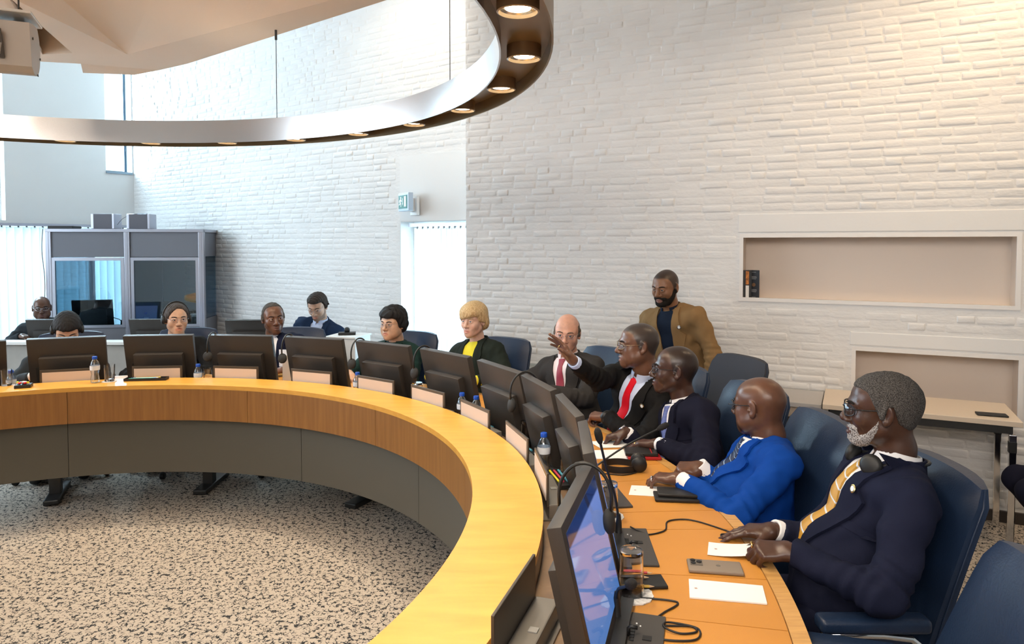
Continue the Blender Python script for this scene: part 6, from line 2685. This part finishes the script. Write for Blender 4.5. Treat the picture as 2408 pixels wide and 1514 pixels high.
def flatbox(name, label, cat, loc, rz, sz, m, bev=0.004, group=None):
    t = thing(name, label, cat, loc, rz, group)
    mb = MB()
    soft_box(mb, (0, 0, sz[2] / 2), sz, bev)
    mb.build('cover', m, t, smooth=True, auto=50)
    return t


t = flatbox('phone_wallet', 'lower black phone wallet by the elbow of the man in blue suit', 'wallet', (2.728, 0.310, ZT + 0.0012), R(-6), (0.165, 0.088, 0.013), M_BLACK)
t = flatbox('phone_wallet', 'upper black phone wallet stacked on another one', 'wallet', (2.738, 0.320, ZT + 0.0148), R(-8), (0.155, 0.080, 0.013), M_BLACK)
t = flatbox('notebook', 'red edged notebook lying under the black one', 'notebook', (2.700, 0.828, ZT + 0.0020), R(-2), (0.150, 0.10, 0.013), mat('red_cover', (0.38, 0.012, 0.015), 0.45), 0.003)
t = flatbox('notebook', 'black notebook with red elastic band on top of red one', 'notebook', (2.690, 0.835, ZT + 0.0156), R(-4), (0.145, 0.095, 0.016), M_BLACK, 0.003)
mb = MB()
mb.box((0.045, 0, 0.0165), (0.004, 0.096, 0.0012))
mb.build('elastic_band', mat('red_cover', (0.38, 0.012, 0.015), 0.45), t)
t = flatbox('smartphone', 'black smartphone under the pencils beside the upturned glass', 'phone', (2.465, -0.355, ZT + 0.0008), R(4), (0.150, 0.074, 0.010), M_BLACK)
t = flatbox('smartphone', 'dark phone lying on the beige side table', 'phone', (4.826, 1.602, 0.7508), R(-22), (0.150, 0.07, 0.010), M_BLACK)


def pencil(name, label, p0, p1, z, col, r=0.0036):
    a, b = Vector((*p0, z)), Vector((*p1, z))
    d = (b - a).normalized()
    t = thing(name, label, 'pencil', group='pens and pencils on the desk')
    m = mat('lacquer_' + name, col, 0.3)
    MB().tube([a, b - d * 0.014], r, 6).build('shaft', m, t)
    MB().tube([b - d * 0.014, b], [r, 0.0006], 6).build('tip', mat('wood_tip', (0.6, 0.42, 0.25), 0.6), t)
    return t


pencil('red_pencil', 'red pencil lying furthest back beside the upturned glass', (2.375, -0.300), (2.510, -0.318), ZT + 0.0146, (0.55, 0.01, 0.02))
pencil('black_pen', 'black pen lying between red and yellow pencils', (2.372, -0.335), (2.495, -0.345), ZT + 0.0146, (0.02, 0.02, 0.02), 0.0042)
pencil('yellow_pencil', 'yellow pencil lying nearest beside the upturned glass', (2.366, -0.389), (2.500, -0.398), ZT + 0.0150, (0.70, 0.42, 0.01))
pencil('yellow_marker', 'yellow highlighter behind the single near water bottle', (2.262, 0.53), (2.36, 0.555), ZT + 0.019, (0.75, 0.65, 0.01), 0.006)
pencil('yellow_marker', 'yellow highlighter seen through the glass behind the lit screen', (2.375, 0.115), (2.44, 0.075), ZT + 0.0075, (0.75, 0.68, 0.02), 0.007)

# pen tray and sweets box on the ledge
t = thing('pen_tray', 'black pen tray with coloured pens on the far ledge', 'tray', (*polar(96.6, 2.135, 0.8502)[:2], 0.8502), R(7))
mb = MB()
mb.box((0, 0, 0.004), (0.255, 0.06, 0.007))
for y in (-0.029, 0.029):
    mb.box((0, y, 0.011), (0.255, 0.003, 0.012))
for x in (-0.126, 0.126):
    mb.box((x, 0, 0.011), (0.003, 0.06, 0.012))
mb.build('tray_body', M_BLACK, t)
for i, col in enumerate(((0.05, 0.45, 0.25), (0.1, 0.25, 0.6), (0.6, 0.55, 0.5), (0.65, 0.5, 0.1))):
    mb = MB()
    y = -0.02 + 0.012 * i
    mb.tube([(-0.10 + 0.01 * i, y, 0.0135), (0.05 + 0.01 * i, y + 0.003, 0.0135)], 0.0042, 8)
    mb.build('pen', mat('pen_%d' % i, col, 0.4), t)
t = thing('sweets_box', 'small black box of wrapped sweets at the left end of the ledge', 'box', (-0.875, 1.895, 0.8502), R(24))
mb = MB()
mb.box((0, 0, 0.010), (0.085, 0.075, 0.019), bev=0.003)
mb.build('box_body', M_BLACK, t)
for i in range(14):
    mb = MB()
    x, y = random.uniform(-0.032, 0.032), random.uniform(-0.028, 0.028)
    soft_box(mb, (x, y, 0.025 + random.uniform(0, 0.008)), (0.018, 0.013, 0.011), 0.004, Matrix.Rotation(random.uniform(0, 3), 3, 'Z'))
    mb.build('sweet', mat('sweet_%d' % (i % 5), ((0.75, 0.6, 0.02), (0.6, 0.02, 0.03), (0.75, 0.78, 0.8), (0.3, 0.5, 0.65), (0.7, 0.3, 0.2))[i % 5], 0.25), t, smooth=True)
t = thing('tea_cup', 'dark red glass tea cup right of the ledge drinking glass', 'cup', (-0.372, 2.262, 0.7622), 0)
MB().lathe([(0.0, 0.002), (0.026, 0.0), (0.034, 0.02), (0.038, 0.085), (0.036, 0.085), (0.031, 0.02), (0.0, 0.008)], 22).build('cup_bowl', mat('dark_red_glass', (0.20, 0.02, 0.015), 0.1, coat=0.5), t, smooth=True, auto=50)
MB().tube([(-0.036, 0, 0.07), (-0.055, 0, 0.065), (-0.058, 0, 0.045), (-0.034, 0, 0.03)], 0.004, 8).build('handle', mat('dark_red_glass', (0.20, 0.02, 0.015), 0.1, coat=0.5), t, smooth=True)

# small coloured pens in the wells of the right-hand seats
for (a, r_, lab) in ((33.0, 2.33, 'coloured pens in the well before the blonde woman'), (22.0, 2.32, 'coloured pens in the well before the grey suited man'), (11.6, 2.34, 'coloured pens in the well by the near bottle')):
    t = thing('pen_tray', lab, 'tray', polar(a, r_, 0.7624), R(a - 90))
    mb = MB()
    mb.box((0, 0, 0.009), (0.20, 0.07, 0.017), bev=0.002)
    mb.build('tray_body', M_BLACK, t)
    for i, col in enumerate(((0.75, 0.65, 0.02), (0.6, 0.05, 0.1), (0.1, 0.4, 0.55))):
        MB().tube([(-0.07, -0.02 + 0.018 * i, 0.022), (0.065, -0.018 + 0.018 * i, 0.022)], 0.0045, 8).build('pen', mat('tray_pen_%d' % i, col, 0.4), t)

# ------------------------------------------------------------------ loose headphones


def make_headset():
    """hangs from the origin: band over the top, ear pads below"""
    root = thing('headphones', '', 'headphones')
    pts = []
    for k in range(19):
        a = PI * k / 18
        pts.append((0.0, 0.072 * math.cos(a), -0.085 + 0.092 * math.sin(a)))
    pts = [(0, 0.070, -0.13)] + pts + [(0, -0.070, -0.13)]
    MB().tube(pts, 0.0048, 8).build('headband', M_BLACK, root, smooth=True)
    for s in (1, -1):
        q = Vector((0, s, 0.15)).to_track_quat('Z', 'Y').to_matrix()
        MB().lathe([(0.0, -0.014), (0.022, -0.013), (0.032, -0.006), (0.033, 0.004), (0.026, 0.012), (0.0, 0.014)], 20, c=(0, s * 0.066, -0.145), rot=q).build('ear_cup', mat('ear_pad_foam', (0.02, 0.02, 0.02), 0.8), root, smooth=True)
    return root


hs0 = make_headset()
HSP = [('C', 0.196, 'headphones hanging on the left corner of the fourth monitor from left edge'),
       ('D', 0.196, 'headphones hanging on the monitor left of the white lectern'),
       ('E', 0.200, 'headphones hanging on the monitor of the woman in green jacket'),
       ('F', 0.200, 'headphones hanging on the monitor before the blonde woman'),
       ('H', 0.165, 'headphones hanging on the monitor before the grey suited man'),
       ('K', 0.185, 'headphones hanging on the far corner of the lit foreground screen')]
for i, (k, x, lab) in enumerate(HSP):
    o = hs0 if i == 0 else copy_tree(hs0)
    a = SEATS[k]
    # on top edge of that monitor; local x of the monitor = clockwise tangent
    top = TILT @ Vector((0, 0, 0.366))
    xs = -x if k != 'K' else -x
    rot = Matrix.Rotation(R(a - 90), 3, 'Z')
    p = Vector(polar(a, 2.418, 0.7622)) + rot @ Vector((xs, top.y, top.z + 0.004))
    o.location = p
    o.rotation_euler = (0, 0, R(a - 90))
    tag(o, lab, 'headphones', 'headphones hung on monitors')

# headphones lying on the worktop
t = thing('headphones', 'headphones lying on the worktop below the black notebook', 'headphones', (2.575, 0.655, ZT), R(-6))
mb = MB()
ang = np.linspace(R(28), R(332), 30)
rows = []
for (dr, z) in ((0.0, 0.002), (0.0, 0.030), (0.0045, 0.030), (0.0045, 0.002)):
    rows.append([((0.072 + dr) * math.cos(a) - 0.01, (0.058 + dr) * math.sin(a), z) for a in ang])
V_, F_ = loft(rows)
F_ += [(3 * 30 + k, 3 * 30 + k + 1, k + 1, k) for k in range(29)] + [(0, 30, 60, 90), (29, 119, 89, 59)]
mb.add(V_, F_)
mb.build('headband', M_BLACK, t, smooth=True, auto=40)
for s in (1, -1):
    q = Matrix.Rotation(R(90), 3, 'X')
    MB().lathe([(0.0, -0.012), (0.024, -0.011), (0.033, -0.004), (0.033, 0.006), (0.024, 0.013), (0.0, 0.014)], 20, c=(0.072, s * 0.03, 0.034), rot=q).build('ear_cup', M_BLACK, t, smooth=True)

ZC = ZT + 0.0035
cable('headphone_cable', 'black headphone cable running from the unit to the bearded man', [(2.502, 0.012, ZC + 0.012), (2.53, -0.005, ZC + 0.004), (2.56, -0.023, ZC), (2.62, 0.012, ZC), (2.645, 0.085, ZC), (2.70, 0.105, ZC), (2.75, 0.087, ZC), (2.818, 0.018, ZC), (2.842, -0.018, ZC), (2.80, -0.022, ZC), (2.803, -0.06, ZC), (2.842, -0.035, ZC + 0.004), (2.90, -0.05, ZC + 0.012), (2.95, -0.09, ZC + 0.02)], 0.0026)
cable('headphone_cable', 'black headphone cable coiled loosely at the bottom of the worktop', [(2.412, -0.534, ZC + 0.012), (2.394, -0.512, ZC), (2.389, -0.470, ZC), (2.42, -0.445, ZC), (2.466, -0.440, ZC), (2.55, -0.462, ZC), (2.50, -0.515, ZC), (2.475, -0.545, ZC), (2.487, -0.574, ZC), (2.555, -0.580, ZC), (2.562, -0.605, ZC), (2.52, -0.612, ZC), (2.485, -0.592, ZC + 0.005), (2.50, -0.57, ZC + 0.005), (2.57, -0.59, ZC), (2.55, -0.640, ZC), (2.47, -0.638, ZC), (2.445, -0.600, ZC), (2.455, -0.56, ZC)], 0.0026)
cable('headphone_cable', 'black headphone cable beside the headphones lying on the worktop', [(2.47, 0.60, ZC), (2.52, 0.585, ZC), (2.57, 0.575, ZC), (2.62, 0.60, ZC), (2.66, 0.64, ZC + 0.002)], 0.0024)
for k in 'JK':
    a = SEATS[k] + (-0.2 if k == 'J' else 0.9)
    p = Vector(polar(a, 2.482 if k == 'J' else 2.47, ZT + 0.008))
    t = thing('audio_plug', 'angled black audio plug in the conference unit by the ' + ('upright microphone' if k == 'J' else 'bottom edge'), 'plug', p)
    MB().tube([(0, 0, 0), (0, 0, 0.018), (0.006, 0, 0.022), (0.022, -0.004, 0.020)], 0.0048, 8).build('plug_body', M_BLACK, t, smooth=True)

# ------------------------------------------------------------------ hand-held things and jewellery


def between(Pr, sd):
    return Pr['arms'][sd], Pr['arms'][(sd, 'M')]


def to_world(Pr, p):
    r_ = Pr['root']
    return Matrix.Rotation(r_.rotation_euler[2], 3, 'Z') @ Vector(p) + r_.location


(S_, E_, W_), Mh = between(P3, 1)
tip = W_ + Mh @ np.array([-0.015, 0.13, -0.05])
pw = to_world(P3, tip)
t = thing('ballpoint_pen', 'dark pen in the hand of the writing man', 'pen')
pa, pb = Vector((pw.x, pw.y, ZT + 0.012)), Vector((pw.x + 0.105, pw.y + 0.02, ZT + 0.085))
MB().tube([pa, pa.lerp(pb, 0.1)], [0.001, 0.0045], 8).build('pen_tip', M_SILVER, t, smooth=True)
MB().tube([pa.lerp(pb, 0.1), pb], 0.0048, 10).build('barrel', M_BLACK, t, smooth=True)
MB().tube([pa.lerp(pb, 0.72), pb], 0.0054, 10).build('clip_end', M_SILVER, t, smooth=True)


def ring_on(Pr, sd, fx, fy, m, name='finger_ring', r=0.0105):
    (S_, E_, W_), Mh = between(Pr, sd)
    tx = -sd
    c = W_ + Mh @ np.array([tx * fx, fy, -0.004])
    q = Vector(Mh @ np.array([0, 1.0, -0.2])).to_track_quat('Z', 'Y').to_matrix()
    MB().lathe([(r, -0.003), (r + 0.0016, -0.002), (r + 0.0016, 0.002), (r, 0.003)], 18, c=c, rot=q, cap=False).build(name, m, Pr['root'], smooth=True)


ring_on(P1, -1, 0.027, 0.108, M_GOLD)
ring_on(P2, -1, -0.010, 0.108, M_SILVER)
ring_on(P3, -1, -0.010, 0.110, M_GOLD)
ring_on(P4, 1, -0.010, 0.110, M_GOLD)
(S_, E_, W_), Mh = between(P4, -1)
fd = (W_ - E_) / np.linalg.norm(W_ - E_)
MB().lathe([(0.034, -0.012), (0.037, -0.010), (0.037, 0.010), (0.034, 0.012)], 18, c=W_ - fd * 0.0, rot=Vector(fd).to_track_quat('Z', 'Y').to_matrix(), cap=False).build('wrist_watch', M_BLACK, P4['root'], smooth=True)

# document stand and paper by the sideways glancing man, things on the lectern
t = thing('document_stand', 'pale wooden document stand between two far monitors', 'stand', (0.565, 2.47, 0.7622), R(-12))
mb = MB()
mb.box((0, 0, 0.095), (0.11, 0.012, 0.19), bev=0.002)
mb.build('board', mat('pale_wood', (0.62, 0.50, 0.36), 0.5), t)
mb = MB()
mb.box((0, 0.03, 0.004), (0.11, 0.08, 0.008), bev=0.002)
mb.build('foot', mat('pale_wood', (0.62, 0.50, 0.36), 0.5), t)
t = thing('held_paper', 'folded white paper in front of the navy suited man glancing sideways', 'paper', (0.50, 2.56, 0.86), R(-8))
mb = MB()
mb.box((0, 0, 0.06), (0.085, 0.002, 0.12))
mb.build('page', M_PAPER, t)
t = thing('desk_phone', 'small black device with round knob on the white lectern', 'device', (0.63, 3.86, 0.9165), R(10))
mb = MB()
mb.box((0, 0, 0.012), (0.15, 0.09, 0.022), bev=0.004)
mb.build('device_base', M_BLACK, t)
MB().lathe([(0.0, 0.024), (0.022, 0.024), (0.026, 0.04), (0.024, 0.055), (0.012, 0.066), (0.0, 0.068)], 18, c=(0.0, 0, 0)).build('knob', M_BLACK, t, smooth=True)
